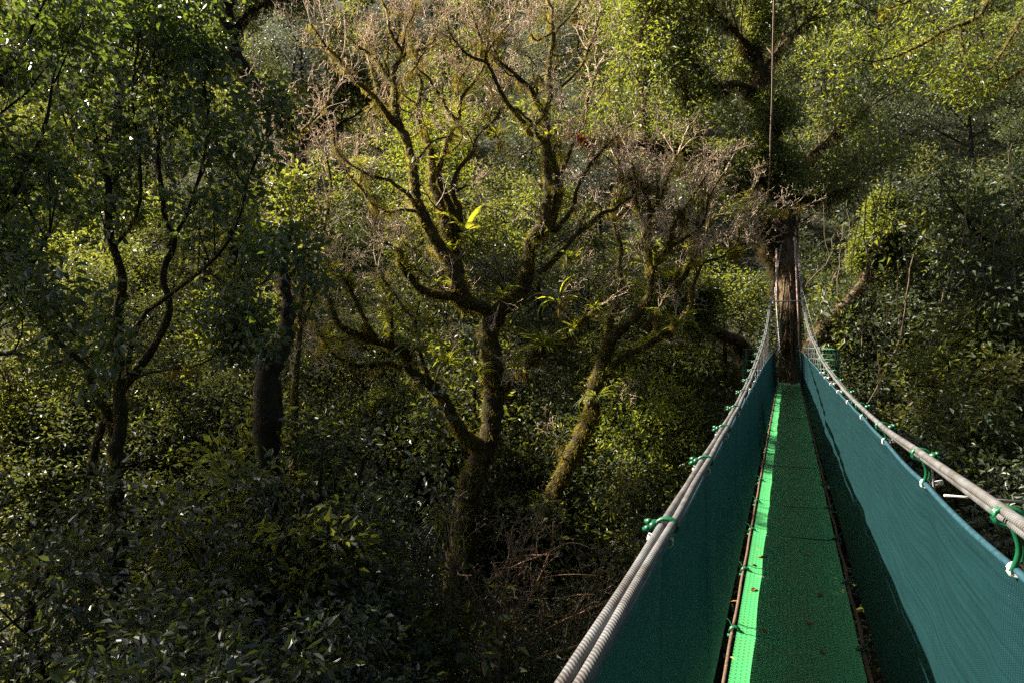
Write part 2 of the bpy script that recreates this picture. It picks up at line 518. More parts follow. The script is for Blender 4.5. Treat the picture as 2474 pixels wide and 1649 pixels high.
def thing(name, label, cat, loc=(0, 0, 0), group=None):
    o = bpy.data.objects.new(name, None)
    COL.objects.link(o)
    o.location = loc
    o.empty_display_size = 0.3
    o['label'] = label; o['category'] = cat
    if group: o['group'] = group
    return o
def tag(o, label, cat, group=None):
    o['label'] = label; o['category'] = cat
    if group: o['group'] = group
    return o
def dup(root, loc, rz=0.0, sc=1.0, label=None, group=None):
    r = root.copy(); COL.objects.link(r)
    r.location = loc; r.rotation_euler = (0, 0, rz); r.scale = (sc, sc, sc) if np.isscalar(sc) else sc
    if label: r['label'] = label
    if group: r['group'] = group
    for ch in list(root.children):
        c = ch.copy(); COL.objects.link(c); c.parent = r
    return r

# ------------------------------------------------------------------ terrain
def softplus(x, k): return k * np.log1p(np.exp(np.clip(x / k, -40, 40)))
def ground_z(x, y):
    x = np.asarray(x, float); y = np.asarray(y, float)
    z = -8.5 + 0.76 * softplus(y - 20.0, 3.0) - 0.76 * softplus(y - 120.0, 15.0)
    z = z + 0.75 * softplus(-y - 6.0, 2.0) - 0.75 * softplus(-y - 60.0, 8.0)
    z = z + 0.35 * softplus(x - 13.0, 3.0) * np.exp(-((y - 14) / 14) ** 2)
    z = z + 0.8 * np.sin(x * 0.31 + 1.0) * np.sin(y * 0.27) + 0.3 * np.sin(x * 0.9 + y * 0.7)
    return z

def build_ground():
    g = np.concatenate([np.linspace(-600, -90, 12)[:-1], np.linspace(-90, 90, 121), np.linspace(90, 600, 12)[1:]])
    gy = np.concatenate([np.linspace(-500, -70, 10)[:-1], np.linspace(-70, 130, 134), np.linspace(130, 600, 12)[1:]])
    X, Y = np.meshgrid(g, gy)
    Z = ground_z(X, Y)
    v = np.stack([X, Y, Z], -1)
    w = len(g)
    i = np.arange(len(gy) - 1)[:, None]; j = np.arange(w - 1)[None]
    f = np.stack([i*w+j, i*w+j+1, (i+1)*w+j+1, (i+1)*w+j], -1)
    mb = MB(); mb.add(v, f)
    o = mb.build('ground', M['ground'])
    o['kind'] = 'structure'
build_ground()

# ------------------------------------------------------------------ the hanging bridge
TH = math.atan((1900.0 - CX) / F)
BD = np.array((math.sin(TH), math.cos(TH), 0)); BN = np.array((math.cos(TH), -math.sin(TH), 0))
def bp(t, l, z):
    t = np.asarray(t, float); l = np.asarray(l, float); z = np.asarray(z, float)
    t, l, z = np.broadcast_arrays(t, l, z)
    return t[..., None] * BD + l[..., None] * BN + z[..., None] * np.array((0, 0, 1.0))

T_END = 22.95
def smooth_tab(tab):
    tab = np.array(tab, float)
    tt = np.linspace(tab[0, 0], tab[-1, 0], 200)
    m = np.gradient(tab[:, 1], tab[:, 0])
    i = np.clip(np.searchsorted(tab[:, 0], tt, side='right') - 1, 0, len(tab) - 2)
    h = tab[i+1, 0] - tab[i, 0]; u = (tt - tab[i, 0]) / h
    zz = (2*u**3-3*u**2+1)*tab[i,1] + (u**3-2*u**2+u)*h*m[i] + (-2*u**3+3*u**2)*tab[i+1,1] + (u**3-u**2)*h*m[i+1]
    return lambda t: np.interp(t, tt, zz)
ZL = smooth_tab([(-8, 1.42), (-3, 1.17), (0, 1.10), (2, 1.093), (4.1, 1.08), (5.1, 1.08), (6.1, 1.10), (7.1, 1.125), (8.1, 1.16), (9.2, 1.215), (11, 1.32), (13.8, 1.52), (18.3, 2.26), (21, 3.1), (24.0, 4.3)])
ZR = smooth_tab([(-8, 1.7), (-3, 1.45), (0, 1.30), (1.6, 1.24), (2.6, 1.2), (3.6, 1.157), (4.6, 1.143), (5.7, 1.14), (6.7, 1.155), (9.2, 1.23), (11, 1.34), (13.8, 1.53), (18.3, 2.26), (21, 3.1), (24.0, 4.3)])
LL = lambda t: np.interp(t, [-8, 2, 18.3, 24.0], [-.30, -.305, -.39, -.18])
LR = lambda t: np.interp(t, [-8, 1.5, 18.3, 24.0], [.455, .455, .38, .30])
DC = lambda t: np.interp(t, [-8, 3, 22.3], [.062, .062, .086])
DZ = lambda t: np.interp(t, [-8, 0, 12, 22.3], [0.15, 0, -.06, -.12])
HW = 0.30
bridge = thing('suspension_bridge', 'narrow hanging footbridge with green mesh deck and teal cloth sides above the ravine', 'bridge', (0, 0, 0))

def curve_pts(lat, zf, t0, t1, n, dl=0.0, dz=0.0):
    t = np.linspace(t0, t1, n)
    return bp(t, lat(t) + dl, zf(t) + dz)

rng = np.random.default_rng(3)
# deck panels
for i in range(-2, 23):
    t0 = i * 1.0 - 0.12; t1 = min(t0 + 1.0, T_END)
    if t0 >= T_END: break
    nt_, nl = 9, 13
    t = np.linspace(t0 + 0.003, t1 - 0.003, nt_); l = np.linspace(-HW, HW, nl)
    tt, ll = np.meshgrid(t, l, indexing='ij')
    tilt = rng.normal(0, 0.004); bow = rng.uniform(0.004, 0.012)
    zz = DZ(tt) + tilt * ll / HW - bow * np.cos(ll / HW * 1.5) + 0.006 * np.sin((tt - t0) * math.pi) + 0.012 * (np.abs(ll) > 0.27)
    v = bp(tt, ll + DC(tt), zz)
    w = nl
    a = np.arange(nt_ - 1)[:, None]; b = np.arange(nl - 1)[None]
    f = np.stack([a*w+b, a*w+b+1, (a+1)*w+b+1, (a+1)*w+b], -1)
    mb = MB(); mb.add(v, f, uv=np.stack([ll, tt], -1))
    # stiff folded lip across the panel joint
    mb.build('deck_panel', M['deck'], bridge)
# cross bars under the panel joints and green ties at both edges
for i in range(-2, 23):
    t0 = i * 1.0 - 0.12
    mb = MB(); tubes(mb, bp(np.array([t0, t0]), np.array([-HW - .05, HW + .05]) + DC(t0), DZ(t0) - .022), np.full(2, .009), 8, cap=True)
    mb.build('cross_bar', M['green_paint'], bridge)
    if t0 > 0.3:
        for s in (-1, 1):
            mb = MB()
            for q in range(3):
                a = np.linspace(0, 2 * math.pi, 13)
                c = s * (HW + 0.012)
                ring = bp(t0 + .012 * (q - 1) + 0.004 * np.sin(a * 2), c + DC(t0) + 0.028 * np.cos(a), DZ(t0) + 0.004 + 0.026 * np.sin(a))
                tubes(mb, ring, np.full(13, .0045), 6)
            e = np.array([[0, 0, 0], [.02, .02 * s, .03], [.03, .05 * s, .05]])
            tubes(mb, bp(t0 + e[:, 0], s * (HW + .02) + DC(t0) + e[:, 1], DZ(t0) + e[:, 2] + .02), np.full(3, .003), 5)
            mb.build('edge_tie', M['green_paint'], bridge)
# rusty carrying cables along the two deck edges
for s in (-1, 1):
    t = np.linspace(-3, T_END, 160)
    wob = 0.006 * np.sin(t * 6.28)
    P = bp(t, s * (HW + 0.022) + DC(t) + wob * .5, DZ(t) + 0.004 + wob)
    mb = MB(); tube_uv(mb, P, 0.0095, 10)
    mb.build('edge_cable', M['rope'], bridge)
# handrail cables: two on each side
CLAMP_L = [n * 1.018 - 0.12 for n in range(2, 20)]
CLAMP_R = [n * 1.018 - 0.26 for n in range(1, 20)]
for (lat, zf, s) in ((LL, ZL, -1), (LR, ZR, 1)):
    for k in (-1, 1):
        t = np.concatenate([np.linspace(-8, 0, 20)[:-1], np.linspace(0, 10, 150)[:-1], np.linspace(10, 24.0, 90)])
        sp = 0.0140 * k + 0.0015 * k * np.cos(t * 6.28)
        if s > 0:     # the right-hand pair lies one above the other near the walker
            tw = np.interp(t, [0, 4, 9], [1.35, 0.8, 0.15])
            P = bp(t, lat(t) + sp * np.cos(tw), zf(t) + sp * np.sin(tw) * -1)
        else:
            P = bp(t, lat(t) + sp, zf(t) + 0.004 * k)
        mb = MB(); tube_uv(mb, P, 0.0120, 18)
        mb.build('handrail_cable', M['cable'], bridge)

def ring(mb, c, ax, ay, ra, rb, r, k=18, sides=8, a0=0.0, a1=2 * math.pi):
    a = np.linspace(a0, a1, k)
    P = c + ra * np.cos(a)[:, None] * ax + rb * np.sin(a)[:, None] * ay
    tubes(mb, P, np.full(k, r), sides)
Zv = np.array((0, 0, 1.0))
ML = smooth_tab([(-8, 1.3), (-3, 1.10), (0, 1.05), (1.5, 1.05), (3, 1.045), (6, 1.03), (12, 1.02), (18, .98), (22.4, .93)])
MR = smooth_tab([(-8, 1.5), (-3, 1.3), (0, 1.19), (1.6, 1.125), (2.7, 1.09), (4.5, 1.075), (8, 1.04), (12, 1.02), (18, .98), (22.4, .92)])
MLL = lambda t: np.interp(t, [-8, 1.5, 12, 22.4], [-.30, -.302, -.33, -.29])
MRL = lambda t: np.interp(t, [-8, 1.5, 12, 22.4], [.47, .47, .42, .36])
MLB = lambda t: np.interp(t, [-8, 1.5, 12, 22.4], [-.285, -.285, -.27, -.235])
MRB = lambda t: np.interp(t, [-8, 1.5, 12, 22.4], [.425, .425, .415, .40])
def clamp(t, lat, zf, s, mlat, mz, big):
    c = bp(t, lat(t), zf(t))
    z0 = float(mz(t)); 
    root = None
    mb = MB()
    ring(mb, c, BN, Zv, 0.029, 0.0195, 0.0058)
    ring(mb, c + BD * 0.016, BN, Zv, 0.028, 0.019, 0.0048)
    o = mb.build('cable_clamp', M['green_paint'], bridge)
    # saddle with two bolts on the outer side
    m2 = MB()
    for q in (-1, 1):
        p0 = c + BN * s * 0.024 + BD * 0.009 * q + Zv * 0.004
        p1 = c + BN * s * 0.064 + BD * 0.012 * q + Zv * (-0.005 + .009 * q)
        tubes(m2, np.stack([p0, p1]), np.full(2, .0065), 8, cap=True)
        tubes(m2, np.stack([p0 + (p1 - p0) * .55, p0 + (p1 - p0) * .85]), np.full(2, .0095), 6, cap=True)
    tubes(m2, np.stack([c + BN * s * .036 - BD * .022, c + BN * s * .036 + BD * .022]), np.full(2, .0105), 8, cap=True)
    m2.build('bolt', M['green_paint'], o)
    # hanger: thin wire loop from the clamp to the edge of the deck
    m3 = MB()
    zt = zf(t) - 0.03
    zb = DZ(t) - .01
    lb = (MLB(t) if s < 0 else MRB(t)) + s * .035
    u = np.linspace(0, 1, 6)
    for q in (-1, 1):
        P = bp(t + q * .012 * (1 - u * .6), (lat(t) + s * .03) * (1 - u) + lb * u + s * 0.05 * np.sin(u * math.pi), zt * (1 - u) + zb * u)
        tubes(m3, P, np.full(6, .0042), 6)
    m3.build('hanger_wire', M['steel'], bridge)
    if big:
        m4 = MB()
        u = np.linspace(0, 1, 10)
        for q in (-1, 1):
            P = bp(t + q * .016 * np.cos(u * 1.5), lat(t) + s * (.01 + .006 * q) + s * .012 * np.sin(u * 3), zf(t) - .02 - u * max(.05, float(zf(t) - z0) - .02))
            tubes(m4, P, np.full(10, .0065), 7)
        m4.build('green_loop', M['green_paint'], bridge)
    if zf(t) - z0 < 0.3:
        m5 = MB()
        hc = bp(t, mlat(t), z0)
        ring(m5, hc, BN, Zv, 0.0145, 0.0145, 0.0038, 14, 7)
        ring(m5, hc + BD * .008, BN, Zv, 0.0145, 0.0145, 0.0038, 14, 7)
        tubes(m5, np.stack([hc + BN * s * .02, hc + BN * s * .055 + Zv * .01]), np.full(2, .011), 6, cap=True)
        m5.build('hem_tie', M['white_plastic'], bridge)
    else:
        m5 = MB()
        hc = bp(t, mlat(t), z0)
        tubes(m5, np.stack([hc, bp(t, lat(t), z0 + .02)]), np.full(2, .004), 5)
        m5.build('hem_tie', M['white_plastic'], bridge)
for t in CLAMP_L:
    clamp(t, LL, ZL, -1, MLL, ML, False)
for t in CLAMP_R:
    clamp(t, LR, ZR, 1, MRL, MR, t < 6)
# a thin white stay sticking out beside the second clamp
mb = MB(); tubes(mb, np.stack([bp(2.62, .49, 1.09), bp(2.75, .75, 1.06)]), np.full(2, .0045), 6, cap=True)
mb.build('stay_rod', M['white_plastic'], bridge)
# cloth sides
def net(latT, zT, latB, zB, s, seed, clamps):
    r = np.random.default_rng(seed)
    nt_, nh = 420, 26
    t = np.concatenate([np.linspace(-3, 0, 30)[:-1], np.linspace(0, 8, 240)[:-1], np.linspace(8, 22.25, 150)])
    h = np.linspace(0, 1, nh)
    tt, hh = np.meshgrid(t, h, indexing='ij')
    cl = np.array(clamps)
    ph = np.interp(t, cl, np.arange(len(cl)))
    sag = -0.010 * np.sin((ph % 1.0) * math.pi) ** 0.8
    zt = zT(t) + sag
    zb = DZ(t) + zB
    zz = zb[:, None] * (1 - hh) + zt[:, None] * hh
    ll = (latB(t))[:, None] * (1 - hh) + latT(t)[:, None] * hh
    wr = np.zeros_like(tt)
    for _ in range(44):
        c = r.uniform(-1, 20); wdt = r.uniform(0.06, 0.35); amp = r.normal(0, .008)
        lean = r.normal(0, .35)
        wr += amp * np.exp(-((tt - c - lean * (hh - .5)) / wdt) ** 2) * np.sin(hh * math.pi) ** .7
    for k_ in range(len(cl)):
        wr += 0.012 * np.exp(-((tt - cl[k_]) / (0.05 + .5 * (1 - hh))) ** 2) * np.exp(-(1 - hh) * 3.0) * (hh < .995)
    wr += 0.02 * np.sin(hh * math.pi) + 0.004 * np.sin(tt * 9 + hh * 3) * np.sin(hh * math.pi)
    ll = ll + s * wr
    v = bp(tt, ll, zz)
    w = nh
    a = np.arange(len(t) - 1)[:, None]; b = np.arange(nh - 1)[None]
    f = np.stack([a*w+b, a*w+b+1, (a+1)*w+b+1, (a+1)*w+b], -1)
    mb = MB(); mb.add(v, f, uv=np.stack([tt, hh * 1.05], -1))
    o = mb.build('side_net', M['net'], bridge)
    mh = MB(); tube_uv(mh, v[:, -1] + np.array((0, 0, .002)), 0.0085, 8)
    mh.build('hem', M['hem'], o)
net(MLL, ML, MLB, 0.112, -1, 5, CLAMP_L)
net(MRL, MR, MRB, 0.05, 1, 8, CLAMP_R)
# spreader bar, gate cables and posts at the far tree
mb = MB(); tubes(mb, np.stack([bp(18.3, -.41, 2.26), bp(18.3, .40, 2.26)]), np.full(2, .018), 8, cap=True)
mb.build('spreader_bar', M['steel'], bridge)
for (xa, ya, xb, yb) in ((1876, 600, 1877, 850), (1920, 575, 1933, 850)):
    a = at(xa, ya, 21.6); b = at(xb, yb, 21.2)
    mb = MB(); tubes(mb, np.stack([a, (a + b) / 2, b]), np.full(3, .030), 8, cap=True)
    mb.build('tower_cable', M['sleeve'], bridge)
    for k in range(3):
        off = (0.10 + .07 * k) * (-1 if xa < 1890 else 1)
        mb = MB(); tubes(mb, np.stack([a + np.array((off * .4, -.1, -.6 - .3 * k)), b + np.array((off, -.3 - .3 * k, -.1))]), np.full(2, .004), 5)
        mb.build('hanger_wire', M['steel'], bridge)
for (x, yt, yb) in ((1884, 770, 905), (1930, 755, 905)):
    a = at(x, yt, 21.9); b = at(x + 1, yb, 21.9); b[2] = -.12
    mb = MB(); tubes(mb, np.stack([a, b]), np.full(2, .035), 8, cap=True)
    mb.build('gate_post', M['green_rail'], bridge)

# fallen leaves on the deck
rng = np.random.default_rng(11)
for i, (px, py, kind) in enumerate([(1815, 1428, 0), (1790, 1265, 1), (1812, 1365, 0), (1803, 1224, 1), (1888, 1221, 1), (1866, 1028, 1), (1902, 1013, 0), (1928, 1017, 0), (1880, 960, 0), (1915, 950, 0), (1790, 1455, 0), (1895, 940, 0), (1850, 1520, 0), (1990, 1580, 0), (1960, 1340, 1), (1920, 1110, 0), (1850, 1120, 0), (1868, 1180, 0), (1940, 1500, 0), (1780, 1600, 1), (1830, 1345, 0), (1975, 1440, 0), (1885, 1075, 0)]):
    d = F * (H_EYE + 0.02) / (py - 787.0)
    p = at(px, py, d)
    tloc = float(np.dot(p, BD)); 
    p[2] = float(DZ(tloc)) + 0.004
    mb = MB()
    a = rng.uniform(0, 6.28)
    ax = np.array((math.cos(a), math.sin(a), 0.12))
    leaves(mb, np.zeros((1, 3)), ax[None], np.array([[0.1, 0.1, 1.0]]), rng.uniform(.05, .09), rng.uniform(.02, .032), 0.3, True, 0.1)
    o = mb.build('fallen_leaf', M['yellow_leaf' if kind else 'dead_leaf'], None, smooth=False)
    o.location = p
    tag(o, 'small dry %s leaf lying on the green mesh deck' % ('yellow' if kind else 'brown'), 'leaf', 'dry %s leaves fallen on the deck' % ('yellow' if kind else 'brown'))

# ------------------------------------------------------------------ trees copied over the slope
CFG = dict(levels=3, n=6, nc=(8, 6, 5), wig=(.06, .13, .2, .25), up=(.06, .07, .05, .02), taper=(.45, .35, .3, .3), f0=(.32, .25, .25),
           ang=(52, 48, 45), lr=(.52, .55, .55), rr=.55, rmin=.012)
def tree_proto(name, label, cat, seed, height, leaf, lmat, per, rad, ln, wd, cfg=CFG, bark='bark_dark', r0=.14, flat=.55, hang=.2, fine=False, moss=0, group=None, tiplv=(2, 3)):
    r = np.random.default_rng(seed)
    root = thing(name, label, cat, (0, 0, 0), group)
    sk = grow(r, (0, 0, 0), (r.normal(0, .06), r.normal(0, .06), 1), height, r0, cfg)
    mb = MB(); skel_tubes(mb, sk, 0, cfg['levels'])
    mb.build('trunk', M[bark], root)
    ml = MB()
    for lv in tiplv:
        if lv not in sk: continue
        P = np.array([o[0][-1] for o in sk[lv]]); D = np.array([o[2] for o in sk[lv]])
        cluster_leaves(ml, r, P, D, per, rad, ln, wd, fine, 0.15, flat, hang)
        P = np.array([o[0][3] for o in sk[lv]])
        cluster_leaves(ml, r, P, D, max(1, per // 2), rad, ln, wd, fine, 0.15, flat, hang)
    ml.build('crown', M[lmat], root, smooth=False)
    return root

def spread(**kw):
    c = dict(CFG); c.update(kw); return c
SP = {}
SP['mid'] = [tree_proto('broadleaf_tree', '', 'tree', 100 + i, 6.2, 0, 'leaf_mid', 8, .25, .25, .105, spread(ang=(58, 50, 46))) for i in range(3)]
SP['dark'] = [tree_proto('small_leaved_tree', '', 'tree', 120 + i, 6.5, 0, 'leaf_dark', 11, .24, .17, .075, spread(nc=(9, 6, 5), ang=(55, 50, 46))) for i in range(3)]
SP['olive'] = [tree_proto('olive_leaved_tree', '', 'tree', 140 + i, 6.0, 0, 'leaf_olive', 9, .26, .21, .085, spread(ang=(50, 48, 46))) for i in range(2)]
SP['bright'] = [tree_proto('yellow_green_tree', '', 'tree', 160 + i, 6.0, 0, 'leaf_bright', 10, .22, .20, .075, spread(ang=(62, 52, 46))) for i in range(2)]
SP['silver'] = [tree_proto('grey_leaved_tree', '', 'tree', 180 + i, 6.2, 0, 'leaf_silver', 11, .24, .17, .07, spread(ang=(55, 50, 46))) for i in range(2)]
LAB = {'mid': ('broad-leaved mid-green tree of the forest rising up the steep slope', 'mid-green broad-leaved trees on the slope'),
       'dark': ('dark small-leaved tree of the forest rising up the steep slope', 'dark small-leaved trees on the slope'),
       'olive': ('dull olive-leaved tree of the forest rising up the steep slope', 'olive-leaved trees on the slope'),
       'bright': ('bright yellow-green tree of the forest rising up the steep slope', 'yellow-green trees on the slope'),
       'silver': ('pale grey-green tree of the forest rising up the steep slope', 'grey-green trees on the slope')}
rng = np.random.default_rng(21)
used = set()
def place(kind, x, y, sc, z=None, rz=None):
    i = int(rng.integers(len(SP[kind])))
    src = SP[kind][i]
    z = float(ground_z(x, y)) - 0.25 if z is None else z
    tb, lb = x * BD[0] + y * BD[1], x * BN[0] + y * BN[1]
    if -5 < tb < 23 and abs(lb) < 2.6 and z + 6.5 * sc > -1.2:
        x, y = x + BN[0] * (np.sign(lb) * 2.7 - lb), y + BN[1] * (np.sign(lb) * 2.7 - lb)
    rz = rng.uniform(0, 6.28) if rz is None else rz
    s = (sc * rng.uniform(.9, 1.1), sc * rng.uniform(.9, 1.1), sc * rng.uniform(.85, 1.15))
    if (kind, i) not in used:
        used.add((kind, i)); src.location = (x, y, z); src.rotation_euler = (0, 0, rz); src.scale = s; o = src
    else:
        o = dup(src, (x, y, z), rz, s)
    o['label'] = LAB[kind][0]; o['group'] = LAB[kind][1]
    return o
def px_of(x, y, z):
    zz = z - H_EYE
    d = y * _cp + zz * _sp
    return CX + F * x / d, CY - F * (zz * _cp - y * _sp) / d
def species(px, py):
    u = rng.random()
    if 1130 < px < 1360 and py < 420: return 'silver' if u < .75 else 'mid'
    if 960 < px < 1130 and 120 < py < 420: return 'bright' if u < .5 else 'mid'
    if px > 1450 and py < 230: return 'bright' if u < .2 else ('mid' if u < .6 else 'dark')
    if px > 1900: return 'dark' if u < .78 else ('mid' if u < .86 else 'olive')  # darker-leaved kinds favoured here, standing in for shade on the right slope
    if py > 560: return 'dark' if u < .5 else ('mid' if u < .92 else 'olive')
    return 'mid' if u < .40 else ('dark' if u < .72 else ('olive' if u < .86 else 'silver'))
ys = 25.0; step = 3.3
while ys < 92:
    wdt = 0.82 * ys + 3
    n = int(2 * wdt / (step * 1.12))
    for i in range(n):
        x = -wdt + 2 * wdt * (i + rng.uniform(.15, .85)) / n
        y = ys + rng.uniform(-.4, .4) * step
        d = math.hypot(x - 9.6, y - 23.5)
        if d < 3.5: continue
        sc = 0.82 + 0.010 * (ys - 25) + rng.normal(0, .08)
        px, py = px_of(x, y, float(ground_z(x, y)) + 4.5 * sc)
        place(species(px, py), x, y, sc)
    ys += step; step *= 1.085

EPI = []        # limbs on which epiphytes may sit
# ------------------------------------------------------------------ trees with limbs of their own
class Built:
    """A single tree: limbs laid out by hand, twigs and moss grown on them."""
    def __init__(self, name, label, cat, base, seed, group=None):
        self.root = thing(name, label, cat, tuple(base), group)
        self.base = np.asarray(base, float)
        self.rng = np.random.default_rng(seed)
        self.limbs = []
        self.wood = MB(); self.twig = MB(); self.mossb = MB(); self.leaf = MB()
        self.tips = []
    def limb(self, pts, w0, w1, d0, d1, k=10, wob=.06, sag=0.0):
        pts = np.asarray(pts, float)
        n = len(pts)
        s = np.concatenate([[0], np.cumsum(np.linalg.norm(np.diff(pts, axis=0), axis=1))]); s /= s[-1]
        W = np.array([at(x, y, d0 + (d1 - d0) * u) for (x, y), u in zip(pts, s)])
        r = np.array([(w0 + (w1 - w0) * u ** .8) * .5 * (d0 + (d1 - d0) * u) / F for u in s])
        return self.limb3(np.concatenate([W, r[:, None]], 1), k, wob)
    def limb3(self, WR, k=10, wob=.06):
        m = max(8, len(WR) * 4)
        c = catmull(WR, m)
        jit = self.rng.normal(size=(m, 3)) * np.minimum(c[:, 3:4] * .14, .02)
        jit[0] = 0
        c[:, :3] += jit
        c[:, 3] = np.maximum(c[:, 3] * (1 + self.rng.normal(0, wob, m)), .006)
        tubes(self.wood, c[None, :, :3], c[None, :, 3], k, rough=.05, rng=self.rng)
        self.limbs.append(c)
        return c
    def twigs(self, c, n, length, cfg, f0=.3, f1=1.0, r=.018, upb=.45, thin=True, tip=True):
        """grow n branching twigs from limb c"""
        out = {}
        T = unit(np.gradient(c[:, :3], axis=0))
        for i in range(n):
            f = self.rng.uniform(f0, f1)
            j = min(int(f * (len(c) - 1)), len(c) - 2)
            d = unit(T[j] * .7 + rand_dirs(self.rng, 1)[0] * .8 + np.array([0, 0, upb]))
            grow(self.rng, c[j, :3], d, length * self.rng.uniform(.6, 1.3), min(r * self.rng.uniform(.7, 1.3), c[j, 3] * .8), cfg, 0, out)
        if tip:
            for q in range(2):
                d = unit(T[-1] + rand_dirs(self.rng, 1)[0] * .35 + np.array([0, 0, .15]))
                grow(self.rng, c[-1, :3], d, length, min(r, c[-1, 3]), cfg, 0, out)
        skel_tubes(self.twig, out, 0, cfg['levels'], (5, 4, 3, 3))
        return out
    def moss(self, c, dens, ln=.09, hang=.7, wd=.014, f0=0.0, f1=1.0):
        i0, i1 = int(f0 * (len(c) - 1)), max(int(f1 * (len(c) - 1)), 1)
        c = c[i0:i1 + 1]
        if len(c) < 2: return
        L = np.linalg.norm(np.diff(c[:, :3], axis=0), axis=1)
        area = (L * c[:-1, 3] * 6.28)
        n = int(3.0 * dens * area.sum())
        if n < 1: return
        j = self.rng.choice(len(L), n, p=area / area.sum())
        u = self.rng.random(n)[:, None]
        P = c[j, :3] * (1 - u) + c[j + 1, :3] * u
        R = c[j, 3]
        T = unit(c[j + 1, :3] - c[j, :3])
        D = rand_dirs(self.rng, n); D = unit(D - T * (D * T).sum(1, keepdims=True))
        clump = .5 + .5 * np.sin(P[:, 0] * 5 + P[:, 2] * 4) * np.sin(P[:, 2] * 7 - P[:, 1] * 3)
        keep = self.rng.random(n) < .25 + .9 * clump
        P, R, D, cl = P[keep], R[keep], D[keep], clump[keep]
        A = unit(D * .8 + np.array([0, 0, -hang]) + rand_dirs(self.rng, len(P)) * .5)
        leaves(self.mossb, P + D * R[:, None] * .9, A, D + rand_dirs(self.rng, len(P)) * .6, ln * self.rng.uniform(.4, 1.6, len(P)) * (.6 + cl), wd, .2)
    def sub(self, c, n, length):
        """crooked mossy side limbs"""
        T = unit(np.gradient(c[:, :3], axis=0))
        for _ in range(n):
            j = int(self.rng.uniform(.2, .95) * (len(c) - 1))
            d = unit(T[j] * .5 + rand_dirs(self.rng, 1)[0] * .9 + np.array([0, 0, .3]))
            r = min(.042, c[j, 3] * .6) * self.rng.uniform(.6, 1)
            p = c[j, :3]; P = [np.append(p, r)]
            m = 9
            L = length * self.rng.uniform(.6, 1.4)
            for i in range(1, m):
                d = unit(d + self.rng.normal(size=3) * .38 + np.array([0, 0, .07]))
                p = p + d * L / m
                P.append(np.append(p, r * (1 - .7 * i / m)))
            q = self.limb3(np.array(P), 6)
            self.moss(q, 300, .09)
            self.twigs(q, 2, .7, BARE3, .3, r=.013)
            EPI.append(q)
    def beards(self, n, ln=.45, mat=None):
        """hanging tufts of moss under the limbs"""
        for _ in range(n):
            c = self.limbs[self.rng.integers(len(self.limbs))]
            j = self.rng.integers(len(c))
            m = int(self.rng.uniform(25, 70)); s = self.rng.uniform(.5, 1.4)
            P = c[j, :3] + self.rng.normal(size=(m, 3)) * np.array([.07, .07, .04]) - np.array([0, 0, c[j, 3] * .7])
            A = unit(np.array([0, 0, -1.0]) + self.rng.normal(size=(m, 3)) * .16)
            leaves(self.mossb, P, A, rand_dirs(self.rng, m), ln * s * self.rng.uniform(.3, 1, m), .014, .1)
    def finish(self, bark='bark_moss', twig='twig', moss='moss', leaf=None, origin=None):
        o = self.base
        self.wood.build('trunk', M[bark], self.root, o)
        if self.twig.n: self.twig.build('twigs', M[twig], self.root, o)
        if self.mossb.n: self.mossb.build('moss', M[moss], self.root, o, smooth=False)
        if self.leaf.n: self.leaf.build('crown', M[leaf], self.root, o, smooth=False)
        return self.root

BARE = dict(levels=2, n=6, nc=(4, 4), wig=(.16, .22, .28), up=(.05, .04, .02), taper=(.5, .4, .4), f0=(.3, .25), ang=(42, 46), lr=(.55, .5), rr=.62, rmin=.0085)
BARE3 = dict(BARE, levels=3, nc=(3, 3, 2), f0=(.3, .3, .3), lr=(.62, .56, .52), wig=(.2, .24, .28, .3))


# ---- the big mossy bare tree in the middle
b0 = at(1098, 1440, 20.0); b0[2] = float(ground_z(b0[0], b0[1]))
A = Built('mossy_bare_tree', 'big mossy tree with twisted forked limbs, almost leafless, in the middle of the ravine', 'tree', b0, 31)
tr = [(1200, 760), (1180, 800), (1188, 860), (1197, 920), (1192, 985), (1188, 1040), (1162, 1105), (1138, 1170), (1129, 1217), (1124, 1263), (1120, 1316), (1106, 1368), (1098, 1440), (1090, 1540)][::-1]
c_tr = A.limb(tr, 64, 46, 20.0, 20.0, 14, .08)
def AL(pts, w0, w1, d0, d1, tw=0, L=1.1, cfg=BARE3, moss=260, f0=.25, k=9):
    c = A.limb(pts, w0, w1, d0, d1, k)
    if tw: A.twigs(c, int(tw * .55), L * 1.1, cfg, f0)
    A.moss(c, moss, .10)
    EPI.append(c)
    A.sub(c, 2 if len(pts) < 10 else 5, .9 if len(pts) < 10 else 1.6)
    return c
A.moss(c_tr, 170, .14, .7)
AL([(1188, 775), (1214, 743), (1246, 721), (1268, 690), (1273, 650), (1277, 613), (1292, 568), (1313, 549)], 44, 26, 20.0, 19.2)
AL([(1195, 770), (1172, 749), (1140, 736), (1095, 717), (1057, 711), (1019, 698), (993, 673), (974, 650), (966, 628), (970, 608), (953, 600), (930, 585)], 36, 8, 20.0, 18.6, 10, .9)
